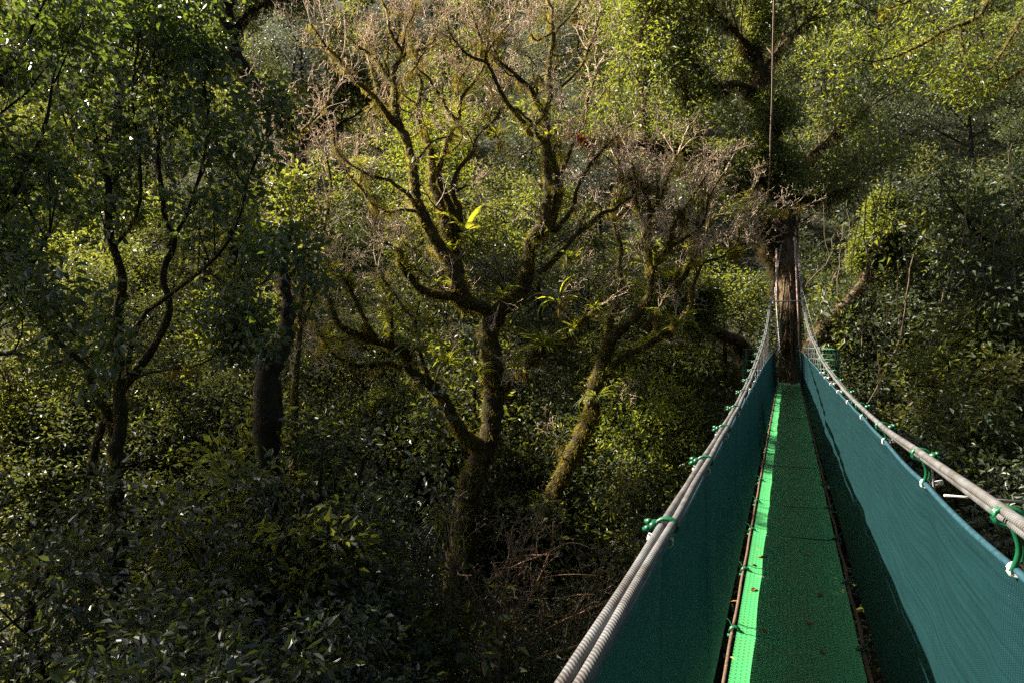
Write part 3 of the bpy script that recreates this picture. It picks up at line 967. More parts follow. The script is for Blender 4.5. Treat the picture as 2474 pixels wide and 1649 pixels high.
# limb rising to the upper middle
C1 = AL([(1125, 735), (1109, 694), (1091, 638), (1068, 605), (1045, 567), (1027, 529), (1012, 498), (1004, 462), (1001, 421), (994, 383), (987, 350), (968, 311), (958, 281), (955, 245), (955, 217), (951, 189), (953, 166), (968, 143)], 36, 13, 19.6, 19.0, 6, .8, BARE3, 300, .5)
AL([(968, 143), (970, 125), (955, 99), (941, 69), (938, 31), (924, 2), (915, -40)], 9, 4, 19.0, 18.6, 9, 1.0)
AL([(966, 305), (945, 291), (930, 268), (914, 245), (889, 219), (868, 201), (848, 181), (815, 138), (787, 112), (770, 85), (752, 60)], 16, 4, 19.1, 18.0, 12, 1.0)
AL([(955, 214), (949, 204), (930, 173), (912, 145), (899, 133), (868, 115), (845, 92), (820, 76), (795, 55)], 10, 4, 19.0, 19.8, 10, .9)
AL([(968, 143), (975, 110), (981, 69), (996, 43), (1003, 20), (1012, -15)], 8, 4, 19.0, 19.4, 8, .9)
AL([(968, 140), (993, 125), (1021, 120), (1044, 102), (1062, 46), (1075, 10)], 8, 4, 19.0, 19.6, 9, .9)
AL([(955, 222), (960, 219), (975, 196), (1003, 163), (1014, 143), (1030, 120)], 6, 3, 19.0, 18.6, 6, .7)
AL([(950, 300), (935, 262), (917, 230), (904, 194), (896, 150), (893, 125)], 9, 4, 19.0, 20.0, 6, .8)
AL([(1004, 500), (989, 472), (963, 452), (943, 437), (902, 427), (869, 409), (838, 391), (810, 355), (805, 320)], 11, 4, 19.2, 18.0, 10, .9)
AL([(1008, 512), (973, 506), (943, 513), (915, 503), (894, 488), (877, 460), (851, 434), (835, 410)], 9, 4, 19.3, 18.4, 8, .8)
# second stem
AL([(1118, 705), (1105, 650), (1091, 605), (1083, 567), (1072, 530), (1065, 508), (1058, 478), (1045, 447), (1045, 415), (1042, 375), (1039, 357), (1029, 327), (1016, 291), (1011, 260), (1016, 224), (1018, 199), (1006, 173), (998, 150)], 32, 7, 19.9, 20.6, 8, .8, BARE3, 300, .5)
AL([(1106, 640), (1100, 560), (1091, 503), (1075, 470), (1063, 434), (1060, 406), (1073, 373), (1078, 350), (1083, 339), (1096, 311), (1109, 281), (1112, 250), (1124, 224), (1147, 196), (1167, 166), (1180, 130)], 22, 5, 20.0, 21.0, 10, .9, BARE3, 300, .45)
AL([(1106, 296), (1081, 263), (1068, 237), (1055, 219), (1049, 212), (1032, 184), (1010, 168), (1000, 150)], 9, 4, 20.7, 20.0, 8, .8)
AL([(1109, 232), (1104, 201), (1119, 181), (1137, 150), (1145, 120)], 7, 3, 20.8, 20.6, 6, .8)
AL([(1112, 560), (1108, 500), (1093, 462), (1098, 437), (1104, 419), (1121, 393), (1139, 373), (1149, 350), (1144, 357), (1155, 332), (1178, 306), (1198, 286), (1211, 255), (1216, 225)], 16, 5, 20.2, 20.8, 9, .8, BARE3, 200, .45)
AL([(1180, 304), (1188, 265), (1193, 245), (1200, 215)], 5, 3, 20.7, 21, 4, .6)
# right-hand stems
D0 = AL([(1300, 575), (1318, 545), (1321, 500), (1325, 452), (1322, 400), (1321, 362), (1320, 342)], 24, 18, 19.4, 19.2, 4, .7, BARE3, 320, .5)
AL([(1320, 342), (1295, 326), (1282, 324), (1272, 309), (1254, 286), (1236, 263), (1221, 242), (1213, 227), (1200, 201), (1188, 173), (1177, 153), (1170, 128), (1162, 97), (1152, 66), (1140, 30)], 15, 5, 19.2, 18.2, 12, .9)
AL([(1174, 150), (1152, 143), (1124, 128), (1106, 107), (1088, 82), (1080, 50)], 8, 3, 18.5, 18.0, 8, .8)
AL([(1172, 132), (1188, 110), (1213, 77), (1239, 46), (1246, 15), (1255, -20)], 7, 3, 18.5, 18.9, 10, .9)
AL([(1320, 310), (1315, 281), (1302, 260), (1295, 242), (1287, 222), (1262, 196), (1241, 176), (1216, 158), (1200, 145), (1190, 128), (1178, 112)], 15, 6, 19.2, 18.8, 5, .8)
AL([(1320, 345), (1320, 306), (1316, 276), (1325, 250), (1331, 227), (1325, 199), (1327, 168), (1328, 143), (1336, 110), (1338, 77), (1333, 43), (1336, 26), (1325, 5), (1318, -25)], 19, 5, 19.2, 19.6, 8, .8)
AL([(1338, 77), (1356, 61), (1382, 33), (1399, 8), (1412, -20)], 7, 3, 19.5, 19.9, 7, .8)
AL([(1335, 80), (1315, 89), (1295, 99), (1282, 82), (1280, 46), (1284, 15)], 6, 3, 19.5, 19.0, 6, .7)
AL([(1331, 228), (1356, 209), (1384, 184), (1407, 156), (1422, 117), (1440, 71), (1450, 30)], 9, 4, 19.5, 20.2, 9, .8)
AL([(1318, 540), (1340, 500), (1346, 452), (1344, 406), (1326, 365), (1320, 345)], 16, 12, 19.6, 19.3, 3, .6)
AL([(1330, 560), (1352, 480), (1358, 420), (1374, 376), (1384, 350), (1400, 314), (1412, 276), (1420, 242), (1428, 217), (1440, 180)], 15, 5, 19.8, 20.6, 10, .8)
AL([(1340, 560), (1369, 526), (1387, 495), (1393, 462), (1405, 434), (1425, 400), (1450, 370), (1490, 330), (1530, 300)], 13, 4, 19.7, 20.4, 10, .9)
AL([(1300, 660), (1329, 636), (1349, 618), (1380, 580), (1405, 557), (1431, 539), (1451, 516), (1482, 508), (1502, 490), (1540, 470), (1580, 440)], 17, 5, 19.4, 19.8, 12, .9)
# left low limbs
AL([(1170, 1085), (1124, 1052), (1083, 985), (1051, 937), (1035, 920), (1003, 905), (990, 889), (977, 848), (946, 835), (907, 822), (869, 809), (837, 797), (818, 784), (803, 746), (790, 700), (782, 660)], 38, 9, 19.9, 18.0, 14, .9, BARE3, 380)
AL([(907, 822), (880, 770), (853, 714), (834, 675), (818, 656), (800, 610), (790, 560)], 15, 5, 18.5, 18.2, 10, .9, BARE3, 380)
AL([(948, 836), (946, 800), (945, 771), (950, 730), (935, 690)], 12, 5, 18.8, 19.3, 6, .7)
AL([(985, 880), (965, 883), (936, 876), (900, 882), (856, 880), (824, 867), (802, 851), (786, 829), (770, 800), (765, 765)], 14, 5, 19.0, 18.0, 9, .9, BARE3, 420)
AL([(1040, 925), (1015, 850), (1005, 790), (1000, 768), (977, 749), (965, 727), (949, 704), (930, 679), (915, 650)], 12, 5, 19.4, 18.6, 6, .8, BARE, 200)
# right low limb with the big clump
CB = AL([(1200, 945), (1220, 932), (1255, 910), (1285, 870), (1309, 845), (1348, 830), (1373, 817), (1396, 791), (1418, 769), (1437, 750), (1460, 735)], 30, 10, 19.9, 18.6, 3, .7, BARE, 420)
A.beards(170, .38)
A.finish('bark_moss', 'twig', 'moss')

# ---- the second bare tree, nearer the bridge
b0 = at(1262, 1420, 20.6); b0[2] = float(ground_z(b0[0], b0[1]))
E = Built('leaning_bare_tree', 'leaning mossy tree with pale bare twigs between the big bare tree and the bridge', 'tree', b0, 32)
def EL(pts, w0, w1, d0, d1, tw=0, L=1.0, cfg=BARE3, moss=300, f0=.3, k=9):
    c = E.limb(pts, w0, w1, d0, d1, k)
    if tw: E.twigs(c, int(tw * .8), L, cfg, f0)
    E.moss(c, moss, .10); EPI.append(c)
    E.sub(c, 3, 1.2)
    return c
EL([(1245, 1540), (1262, 1420), (1275, 1345), (1287, 1309), (1301, 1274), (1329, 1210), (1353, 1158), (1388, 1088), (1405, 1050), (1424, 1015), (1434, 967), (1440, 919), (1450, 887), (1462, 855), (1470, 823)], 40, 32, 20.6, 20.2, 0, 1, BARE, 480)
EL([(1462, 850), (1490, 805), (1523, 779), (1549, 747), (1569, 715), (1571, 664), (1571, 619), (1570, 575), (1568, 530), (1568, 491), (1552, 459), (1539, 428), (1525, 395)], 28, 7, 20.2, 19.6, 16, 1.0)
EL([(1445, 915), (1469, 900), (1494, 874), (1520, 852), (1552, 839), (1577, 823), (1609, 810), (1628, 791), (1650, 772), (1670, 740), (1672, 699), (1680, 676), (1695, 640)], 18, 7, 20.2, 19.0, 8, .8, BARE, 400)
EL([(1560, 800), (1600, 750), (1616, 724), (1629, 692), (1654, 667), (1673, 625), (1702, 587), (1712, 549), (1712, 500), (1700, 460)], 20, 6, 20.0, 20.6, 14, 1.0)
EL([(1571, 660), (1590, 628), (1613, 597), (1622, 555), (1641, 523), (1667, 488), (1690, 450), (1710, 420)], 13, 5, 19.8, 19.0, 14, 1.0)
EL([(1612, 600), (1654, 577), (1686, 555), (1705, 523), (1710, 490), (1725, 455), (1750, 420)], 9, 4, 19.6, 19.2, 12, .9)
EL([(1680, 640), (1747, 619), (1782, 593), (1800, 590), (1830, 588)], 9, 3, 20.2, 19.6, 7, .7)
EL([(1775, 597), (1785, 574), (1788, 536), (1817, 517), (1852, 501)], 6, 3, 19.8, 19.5, 8, .7)
EL([(1470, 830), (1475, 780), (1490, 730), (1500, 680), (1496, 640), (1500, 600), (1490, 560), (1480, 520), (1488, 470), (1500, 420)], 18, 5, 20.2, 20.8, 14, 1.0)
EL([(1568, 560), (1548, 520), (1535, 480), (1520, 440), (1500, 410), (1490, 370)], 10, 4, 19.8, 20.2, 14, 1.0)
EL([(1571, 520), (1595, 480), (1610, 440), (1625, 400), (1640, 370)], 9, 4, 19.7, 19.3, 14, 1.0)
E.beards(110, .38)
E.finish('bark_moss', 'twig', 'moss')

# ---- leafy tree close by on the left
LEAFY = dict(levels=3, n=6, nc=(5, 5, 4), wig=(.10, .15, .2, .25), up=(.05, .05, .03, .0), taper=(.45, .4, .3, .3), f0=(.3, .25, .2), ang=(42, 46, 48), lr=(.6, .55, .5), rr=.55, rmin=.005)
AIRY = dict(LEAFY, nc=(4, 4, 2), ang=(48, 50, 50), lr=(.62, .6, .55), f0=(.2, .2, .2), rmin=.004)
LEAFY2 = dict(LEAFY, nc=(4, 4, 3))
def leafy(bt, c, n, length, per, rad, ln, wd, cfg=LEAFY, idx=(-1, -3), f0=.25, r=.03, upb=.35, thin_leaf=1.0, fine=True, flat=.6, hang=.2, tip=True):
    out = bt.twigs(c, n, length, cfg, f0, 1.0, r, upb, tip=tip)
    for lv in (cfg['levels'] - 1, cfg['levels']):
        if lv in out:
            P = np.concatenate([[o[0][q] for q in idx] for o in out[lv]]); D = np.repeat(np.array([o[2] for o in out[lv]]), len(idx), 0)
            cluster_leaves(bt.leaf, bt.rng, P, D, per, rad, ln, wd, fine, .12, flat, hang)
DS = 1.25
b0 = at(281, 1520, 10.0 * DS); b0[2] = float(ground_z(b0[0], b0[1]))
Hh = Built('leafy_tree', 'nearby leafy tree with glossy rounded leaves and thin dark forking limbs', 'tree', b0, 33)
def HL(pts, w0, w1, d0, d1, tw=0, L=.9, per=5, f0=.25):
    c = Hh.limb(pts, w0, w1, d0 * DS, d1 * DS, 8)
    if tw: leafy(Hh, c, max(3, int(tw * .46)), L * 1.45, 1, .10, .14, .08, AIRY, (-1, -2, -3, -4), f0=f0, r=.016, upb=.55, flat=.4, hang=.35)
    Hh.moss(c, 160, .05)
    return c
stem = at(281, 1504, 10.0 * DS)
Hh.limb3(np.array([[*b0, .25], [*(b0 * .5 + stem * .5), .2], [*stem, .16]]))
HL([(281, 1504), (282, 1341), (280, 1179), (283, 1070), (293, 1006), (288, 941), (284, 860), (284, 763), (295, 658), (274, 605), (260, 526), (258, 421), (242, 368), (221, 295), (215, 220), (230, 150)], 48, 8, 10.0, 9.6, 15, .9, 5, .6)
HL([(283, 1070), (260, 1000), (222, 935), (211, 892), (168, 849), (130, 811), (90, 760), (60, 690), (40, 600)], 26, 7, 10.0, 9.2, 10, .9, 5, .6)
HL([(215, 1150), (222, 1125), (238, 1054), (260, 995)], 18, 16, 10.1, 10.0)
HL([(288, 945), (325, 903), (368, 843), (410, 740), (395, 658), (421, 579), (400, 526), (389, 447), (380, 380), (390, 300), (400, 200), (410, 100)], 22, 6, 10.0, 10.3, 14, .9, 5, .5)
HL([(310, 905), (314, 850), (350, 760), (400, 720), (480, 660), (540, 600), (580, 520), (600, 430)], 14, 5, 10.0, 9.6, 11, .9, 5, .4)
HL([(405, 600), (450, 520), (480, 430), (500, 340), (500, 250), (480, 170), (470, 120)], 10, 4, 10.2, 9.8, 11, .9, 5, .3)
HL([(274, 600), (330, 520), (340, 430), (330, 330), (320, 230), (330, 130), (340, 60)], 9, 4, 9.8, 9.2, 11, .9, 5, .3)
HL([(258, 425), (200, 380), (160, 300), (140, 220), (150, 130)], 9, 4, 9.8, 10.3, 8, .9, 5, .3)
HL([(490, 650), (560, 690), (600, 700), (640, 680)], 7, 3, 9.7, 9.4, 5, .7, 5, .3)
HL([(300, 925), (360, 900), (420, 890), (480, 880), (520, 860)], 8, 4, 10, 9.6, 4, .6, 4, .5)
Hh.beards(8, .25)
Hh.finish('bark_dark', 'bark_dark', 'moss', 'leaf_gloss')

# ---- dark tree at the far left edge, close to the walker
b0 = at(-150, 1400, 8.2); b0[2] = float(ground_z(b0[0], b0[1]))
I_ = Built('dark_leafy_tree', 'dark leafy tree cut by the left edge of the photo, brighter leaves at its top', 'tree', b0, 34)
top = at(-120, 900, 8.2)
I_.limb3(np.array([[*b0, .24], [*(b0 * .5 + top * .5), .2], [*top, .15]]))
for pts, d1, n in (([(-120, 900), (-110, 700), (-80, 500), (-50, 380), (-30, 280), (-40, 180)], 7.8, 18), ([(-120, 900), (-40, 780), (40, 700), (90, 620), (120, 560)], 8.6, 12), ([(-100, 800), (-20, 560), (60, 420), (110, 300), (130, 180)], 8.8, 14), ([(-60, 600), (-50, 350), (-10, 220), (40, 140), (70, 90)], 8.2, 14), ([(-110, 850), (-30, 860), (40, 850), (100, 880)], 8.0, 8)):
    c = I_.limb(pts, 26, 6, 8.2, d1, 8)
    leafy(I_, c, int(n * .36), 1.0, 1, .09, .13, .06, AIRY, (-1, -2, -3), f0=.2, r=.014)
I_.finish('bark_dark', 'bark_dark', 'moss', 'leaf_gloss')

# ---- the dark forked trunk behind the leafy tree
b0 = at(650, 1400, 14.5); b0[2] = float(ground_z(b0[0], b0[1]))
G = Built('forked_trunk_tree', 'thick dark trunk ending in a wide fork, rising behind the leafy shrubs', 'tree', b0, 35)
c = G.limb([(655, 1560), (652, 1400), (650, 1250), (648, 1100), (648, 980), (650, 880), (655, 860)], 66, 62, 14.5, 14.5, 14, .08)
G.moss(c, 120, .08); 
for pts, w0, w1, d1 in (([(648, 900), (630, 850), (605, 800), (588, 740), (575, 670), (565, 600)], 44, 22, 14.2), ([(658, 890), (682, 840), (694, 780), (690, 700), (684, 640), (690, 580), (700, 530)], 48, 14, 15.2)):
    c = G.limb(pts, w0, w1, 14.5, d1, 12, .08); G.moss(c, 160, .1); EPI.append(c)
    leafy(G, c, 5, 1.0, 2, .15, .15, .07, AIRY, f0=.6, r=.02)
G.beards(16)
G.finish('bark_dark', 'bark_dark', 'moss_brown', 'leaf_mid')

# ---- dark curved limb tree at the upper left
b0 = at(720, 760, 27.0); b0[2] = float(ground_z(b0[0], b0[1]))
K = Built('curved_trunk_tree', 'dark curving trunk with hanging moss against the slope, above pale bare twigs', 'tree', b0, 36)
c = K.limb([(735, 820), (730, 640), (728, 500), (720, 400), (700, 320), (660, 260), (620, 215), (590, 170), (565, 120), (548, 60), (550, 20), (560, -40)], 46, 26, 27, 25.5, 12)
K.moss(c, 260, .2)
for pts, w0, w1, d1, n in (([(548, 40), (520, 20), (490, 8), (450, -10)], 16, 6, 25, 5), ([(558, 100), (590, 40), (640, 10), (690, -30)], 16, 6, 26, 8), ([(722, 420), (735, 330), (760, 315), (800, 310), (840, 290)], 18, 7, 25.8, 4), ([(715, 380), (735, 320), (760, 290), (790, 255)], 12, 5, 25.4, 3)):
    c = K.limb(pts, w0, w1, 25.8, d1, 9); K.moss(c, 300, .2)
    leafy(K, c, n, 1.5, 4, .2, .19, .08, LEAFY2, f0=.3, r=.03, fine=False)
K.beards(50, .7)
K.finish('bark_dark', 'bark_dark', 'moss_brown', 'leaf_olive')

# ---- bare twiggy tree between the leafy tree and the big bare tree
b0 = at(700, 1180, 17.5); b0[2] = float(ground_z(b0[0], b0[1]))
Q = Built('pale_twig_tree', 'slender tree of pale leafless twigs beside the crown of the leafy tree', 'tree', b0, 37)
for pts, w0, w1, d1, n in (([(705, 1250), (712, 1000), (722, 800), (735, 640), (728, 520), (715, 420), (708, 345), (690, 290), (660, 250)], 22, 5, 17.0, 18), ([(722, 800), (760, 700), (772, 600), (790, 520), (800, 450), (790, 380)], 13, 5, 17.6, 14),
                           ([(710, 340), (730, 315), (751, 296), (787, 255), (800, 230)], 7, 3, 16.8, 9), ([(730, 560), (690, 480), (670, 420), (655, 360), (640, 300)], 8, 4, 17.4, 12), ([(726, 700), (690, 640), (672, 560), (668, 500)], 8, 4, 17.2, 9)):
    c = Q.limb(pts, w0, w1, 17.5, d1, 8); Q.twigs(c, n, .9, BARE3, .3); Q.moss(c, 260, .08); EPI.append(c)
Q.finish('bark_moss', 'twig', 'moss')

# ---- the tree that carries the far end of the bridge
b0 = at(1908, 925, 22.8); zt = float(ground_z(b0[0], b0[1]))
foot = np.array((b0[0], b0[1], zt))
J = Built('anchor_tree', 'thick tan trunk with hanging moss that holds up the far end of the footbridge', 'tree', foot, 38)
J.limb3(np.array([[*foot, .55], [b0[0], b0[1], zt * .5, .42], [b0[0], b0[1], b0[2] - .4, .36]]), 14)
c = J.limb([(1908, 945), (1909, 922), (1904, 890), (1902, 840), (1905, 760), (1903, 690), (1900, 640), (1896, 573), (1889, 500), (1876, 421), (1864, 316), (1845, 221), (1828, 131), (1815, 40), (1805, -60)], 50, 20, 22.8, 23.2, 16, .06)
J.moss(c, 40, .12, .8, f0=.12, f1=.35); J.moss(c, 200, .24, .9, .02, .38, 1.0); EPI.append(c)
leafy(J, c, 26, .9, 3, .16, .17, .066, LEAFY2, f0=.42, r=.02, fine=False, flat=.45, hang=.4)
lf = []
for pts, w0, w1, d1, n, L, f0 in (([(1897, 700), (1880, 650), (1868, 620), (1854, 555), (1833, 513), (1816, 485), (1790, 460), (1760, 445)], 30, 16, 22.6, 5, 1.2, .6),
    ([(1870, 440), (1815, 430), (1763, 395), (1716, 379), (1660, 362), (1600, 347), (1531, 347), (1453, 342), (1400, 335)], 26, 10, 22.0, 16, 1.7, .2),
    ([(1840, 230), (1800, 210), (1770, 200), (1730, 215), (1690, 170), (1640, 110), (1600, 60)], 18, 6, 22.4, 14, 1.7, .25),
    ([(1828, 135), (1780, 80), (1740, 40), (1700, 0)], 16, 6, 22.0, 9, 1.8, .2),
    ([(1835, 180), (1880, 120), (1930, 70), (1980, 30)], 10, 4, 23.6, 9, 1.8, .2),
    ([(1880, 450), (1930, 400), (1985, 350), (2040, 300), (2100, 260)], 11, 4, 24.2, 10, 1.7, .3),
    ([(1880, 470), (1950, 480), (2010, 470), (2060, 440)], 14, 6, 22.8, 7, 1.4, .3),
    ([(1560, 347), (1555, 290), (1550, 230), (1560, 170), (1545, 100), (1560, 40)], 9, 4, 22.0, 10, 1.4, .25),
    ([(1690, 370), (1680, 300), (1660, 240), (1650, 190)], 9, 4, 22.2, 8, 1.3, .3)):
    c = J.limb(pts, w0, w1, 23.2, d1, 9); J.moss(c, 420, .28, .9, .02); EPI.append(c)
    leafy(J, c, int(n * 1.0), L, 1, .16, .18, .07, AIRY, (-1, -2, -3, -4), f0=f0, r=.03, fine=False, flat=.45, hang=.3)
# dark limb stooping to the left behind the platform, and the leaning one to the right
for pts, w0, w1, d0, d1, n in (([(1850, 935), (1823, 896), (1805, 860), (1788, 829), (1746, 808), (1715, 795), (1690, 770), (1670, 730)], 34, 22, 24.5, 22.5, 3),
    ([(1930, 880), (1984, 795), (2031, 747), (2084, 684), (2100, 631), (2110, 560)], 30, 18, 24.2, 25.5, 7)):
    c = J.limb(pts, w0, w1, d0, d1, 10); J.moss(c, 300, .2, .9, .02); EPI.append(c)
    leafy(J, c, n, 1.1, 7, .2, .15, .06, f0=.6, r=.025, fine=False, flat=.5)
# unseen crown above the view, added to shade the right-hand slope
tz = at(1805, -60, 23.2)
J.limb3(np.array([[*tz, .17], [tz[0] - .3, tz[1] + .2, tz[2] + 2, .14], [tz[0], tz[1] + .3, tz[2] + 4, .1]]), 10)
for i in range(9):
    a = i * 2.4; q = J.rng.uniform(3.5, 5.5); z0 = tz[2] + .3 + .42 * i
    e = np.array((tz[0] + q * math.cos(a), tz[1] + q * math.sin(a), z0 + 1.5))
    st = np.array((tz[0] - .1, tz[1] + .2, z0))
    c = J.limb3(np.array([[*st, .09], [*(st * .5 + e * .5 + np.array((0, 0, .5))), .06], [*e, .03]]), 7)
    leafy(J, c, 14, 1.8, 2, .2, .2, .08, AIRY, (-1, -2, -3, -4), f0=.25, r=.025, fine=False, flat=.5)
# roots and stems running down the trunk
for i in range(11):
    a = J.rng.uniform(math.pi * .9, math.pi * 2.1)
    zz = np.linspace(b0[2] - .1, b0[2] + J.rng.uniform(2.5, 5.5), 9)
    pts = []
    for z in zz:
        a += J.rng.normal(0, .10)
        h = (z - b0[2]) / 5.0
        rt = .34 - .06 * h
        pts.append([b0[0] - .05 * h + rt * math.cos(a), b0[1] + rt * math.sin(a) * .95, z, J.rng.uniform(.03, .06) * (1 - .4 * h)])
    J.limb3(np.array(pts), 6)
J.beards(90, .8)
J.finish('bark_tan', 'vine', 'moss_brown', 'leaf_mid')


# ------------------------------------------------------------------ understorey: slender small trees, bushes, ground cover
UND = dict(levels=3, n=6, nc=(10, 6, 4), wig=(.07, .10, .16, .2), up=(.08, .02, .0, .0), taper=(.4, .35, .3, .3), f0=(.28, .2, .2), ang=(66, 48, 45), lr=(.36, .5, .5), rr=.5, rmin=.006)
SP['glossy'] = [tree_proto('understorey_tree', '', 'tree', 200 + i, 7.0, 0, 'leaf_deep', 5, .15, .18, .077, UND, 'bark_dark', .09, .5, .25, True) for i in range(3)]
LAB['glossy'] = ('slender understorey tree with large glossy leaves in layered sprays, low in the ravine', 'glossy-leaved understorey trees')
def bush_proto(name, seed, h, lmat, per, ln, wd, fine=False, stems=9, flat=.45):
    r = np.random.default_rng(seed)
    root = thing(name, '', 'bush', (0, 0, 0))
    cfg = dict(levels=2, n=6, nc=(7, 5), wig=(.10, .18, .2), up=(.02, .05, .02), taper=(.4, .3, .3), f0=(.15, .2), ang=(50, 48), lr=(.5, .5), rr=.55, rmin=.005)
    sk = {}
    for i in range(stems):
        a = r.uniform(0, 6.28); q = r.uniform(0, .7)
        grow(r, (.3 * math.cos(a), .3 * math.sin(a), 0), (math.cos(a) * q, math.sin(a) * q, 1), h * r.uniform(.6, 1.0), .03, cfg, 0, sk)
    mb = MB(); skel_tubes(mb, sk, 0, 2, (5, 4, 3)); mb.build('stems', M['bark_dark'], root)
    ml = MB()
    for lv in (1, 2):
        P = np.concatenate([[o[0][-1], o[0][-3]] for o in sk[lv]]); D = np.repeat(np.array([o[2] for o in sk[lv]]), 2, 0)
        cluster_leaves(ml, r, P, D, per, .16, ln, wd, fine, .15, flat, .2)
    ml.build('foliage', M[lmat], root, smooth=False)
    return root
SP['bushg'] = [bush_proto('leafy_bush', 300 + i, 3.6, 'leaf_mid', 5, .17, .075) for i in range(2)]
SP['bushd'] = [bush_proto('dark_bush', 310 + i, 3.4, 'leaf_dark', 7, .14, .06) for i in range(2)]
SP['bushb'] = [bush_proto('yellow_green_bush', 320 + i, 3.4, 'leaf_bright', 5, .14, .06) for i in range(1)]
LAB['bushg'] = ('mid-green leafy bush growing under the trees of the ravine', 'leafy bushes of the ravine')
LAB['bushd'] = ('dark small-leaved bush growing under the trees of the ravine', 'dark bushes of the ravine')
LAB['bushb'] = ('sunlit yellow-green bush on the floor of the ravine', 'yellow-green bushes of the ravine')
HGT = {}
for k_, lst in SP.items():
    HGT[k_] = max(v.co.z for o in lst for ch in o.children for v in ch.data.vertices)
rng = np.random.default_rng(77)
def place_top(kind, px, top, y, smin=.5, smax=1.7):
    p = at(px, top, y)
    g = float(ground_z(p[0], p[1]))
    sc = min(max((p[2] - g + .3) / HGT[kind], smin), smax)
    place(kind, p[0], p[1], sc, p[2] - HGT[kind] * sc)
for px, top, y in ((10, 1010, 11.5), (110, 1210, 9.8), (-40, 1230, 9), (400, 1260, 9.3), (110, 1400, 8), (455, 1180, 11), (560, 1060, 12), (540, 1330, 9.6), (690, 1400, 10.5), (640, 985, 13.0), (735, 930, 14), (810, 1010, 15), (790, 1250, 12),
                   (900, 1400, 12), (740, 1500, 9.5), (480, 1470, 8.6), (360, 1530, 8.2), (900, 1130, 17), (150, 1560, 7.6), (600, 1570, 8.2), (-60, 1050, 12), (420, 1090, 14.5), (850, 1540, 10.5), (20, 1530, 7.8), (980, 1330, 16)):
    place_top('glossy', px, top, y)
# behind the bare trees, at the foot of the slope
for i in range(46):
    px = -60 + 2620 * (i + rng.uniform(0, .9)) / 46
    y = rng.uniform(21.5, 25.0)
    if abs(px - 1905) < 70: continue
    kind = ['bushg', 'bushd', 'bushg', 'bushd', 'bushd'][rng.integers(5)]
    x = (px - CX) / F * y
    place(kind, x, y, rng.uniform(.8, 1.4), float(ground_z(x, y)) - .2)
for i in range(34):
    px = -60 + 1750 * (i + rng.uniform(0, .9)) / 34
    y = rng.uniform(23.0, 27.0)
    p = at(px, rng.uniform(820, 1010), y)
    kind = ['mid', 'dark', 'mid', 'dark', 'glossy'][rng.integers(5)]
    place_top(kind, px, rng.uniform(800, 1010), y, .45, 1.2)
# bank below and to the right of the bridge
for px, top, y, kind in ((690, 945, 13.4, 'mid'), (620, 1010, 13.2, 'bushg'), (2050, 640, 27, 'dark'), (2150, 520, 25, 'dark'), (2250, 430, 25, 'mid'), (2350, 520, 22, 'dark'), (2460, 380, 23, 'dark'), (2420, 800, 18, 'dark'), (2300, 850, 19, 'mid'), (2200, 880, 20, 'dark'),
                         (2120, 930, 21, 'dark'), (2500, 860, 16, 'mid'), (2370, 1040, 15, 'glossy'), (2260, 1060, 17, 'dark'), (2470, 1080, 13, 'glossy'), (2100, 780, 24, 'olive'), (2240, 660, 23, 'dark'), (2480, 620, 20, 'mid'), (2390, 660, 20, 'olive'),
                         (1650, 905, 21.5, 'bright'), (1600, 1010, 20, 'olive'), (1560, 1010, 19.5, 'bushg'), (1560, 1080, 20, 'bushd'), (1500, 1150, 22.5, 'bushd'), (1590, 1190, 17, 'dark'), (1500, 1300, 15.5, 'dark'), (1420, 1250, 22, 'bushd'), (1330, 1150, 24, 'mid'), (1200, 1400, 18, 'bushd'), (1360, 1420, 15, 'bushd'), (1030, 1480, 14, 'bushd'), (1160, 1530, 12.5, 'bushg'), (1300, 1560, 11.5, 'bushd')):
    place_top(kind, px, top, y, .5, 2.0)
# ground cover
def ground_cover():
    r = np.random.default_rng(5)
    n = 260000
    y = 12 + 70 * r.random(n) ** 1.5
    x = r.uniform(-1, 1, n) * (0.85 * y + 4)
    den = .5 + .5 * np.sin(x * 1.3 + np.sin(y)) * np.sin(y * 1.1 + x * .4)
    k = r.random(n) < .35 + .65 * den
    x, y, den = x[k], y[k], den[k]
    z = ground_z(x, y) + r.random(len(x)) ** 1.4 * (.3 + 1.6 * den)
    C = np.stack([x, y, z], -1)
    A = unit(rand_dirs(r, len(x)) + np.array([0, 0, .1])); Nn = unit(rand_dirs(r, len(x)) * .8 + np.array([0, -.2, .7]))
    mb = MB(); leaves(mb, C, A, Nn, r.uniform(.14, .34, len(x)), r.uniform(.06, .13, len(x)), .25)
    o = mb.build('undergrowth', M['under'], smooth=False)
    o['kind'] = 'stuff'
ground_cover()
# bare bush of thin twigs at the bottom, pinkish twigs reaching out of it
b0 = at(1200, 1600, 14.0); g0 = float(ground_z(b0[0], b0[1]))
W = Built('bare_twig_bush', 'bare bush of thin tangled pinkish twigs below the big bare tree', 'bush', (b0[0], b0[1], g0), 41)
for pts in ([(1200, 1640), (1190, 1560), (1170, 1480), (1130, 1400), (1090, 1330)], [(1210, 1640), (1220, 1550), (1260, 1480), (1300, 1400), (1330, 1330)], [(1215, 1640), (1250, 1580), (1320, 1520), (1400, 1480), (1450, 1460)], [(1195, 1640), (1150, 1570), (1080, 1510), (1020, 1460), (970, 1440)],
            [(1205, 1640), (1205, 1560), (1215, 1480), (1225, 1400), (1240, 1330)], [(1190, 1640), (1120, 1600), (1020, 1560), (930, 1520)], [(1220, 1640), (1300, 1590), (1390, 1560), (1450, 1540)]):
    c = W.limb(pts, 9, 3, 14.0 + W.rng.normal(0, .5), 13.5 + W.rng.normal(0, 1), 6); W.twigs(c, 16, 1.0, BARE3, .1, r=.011); W.moss(c, 200, .06)
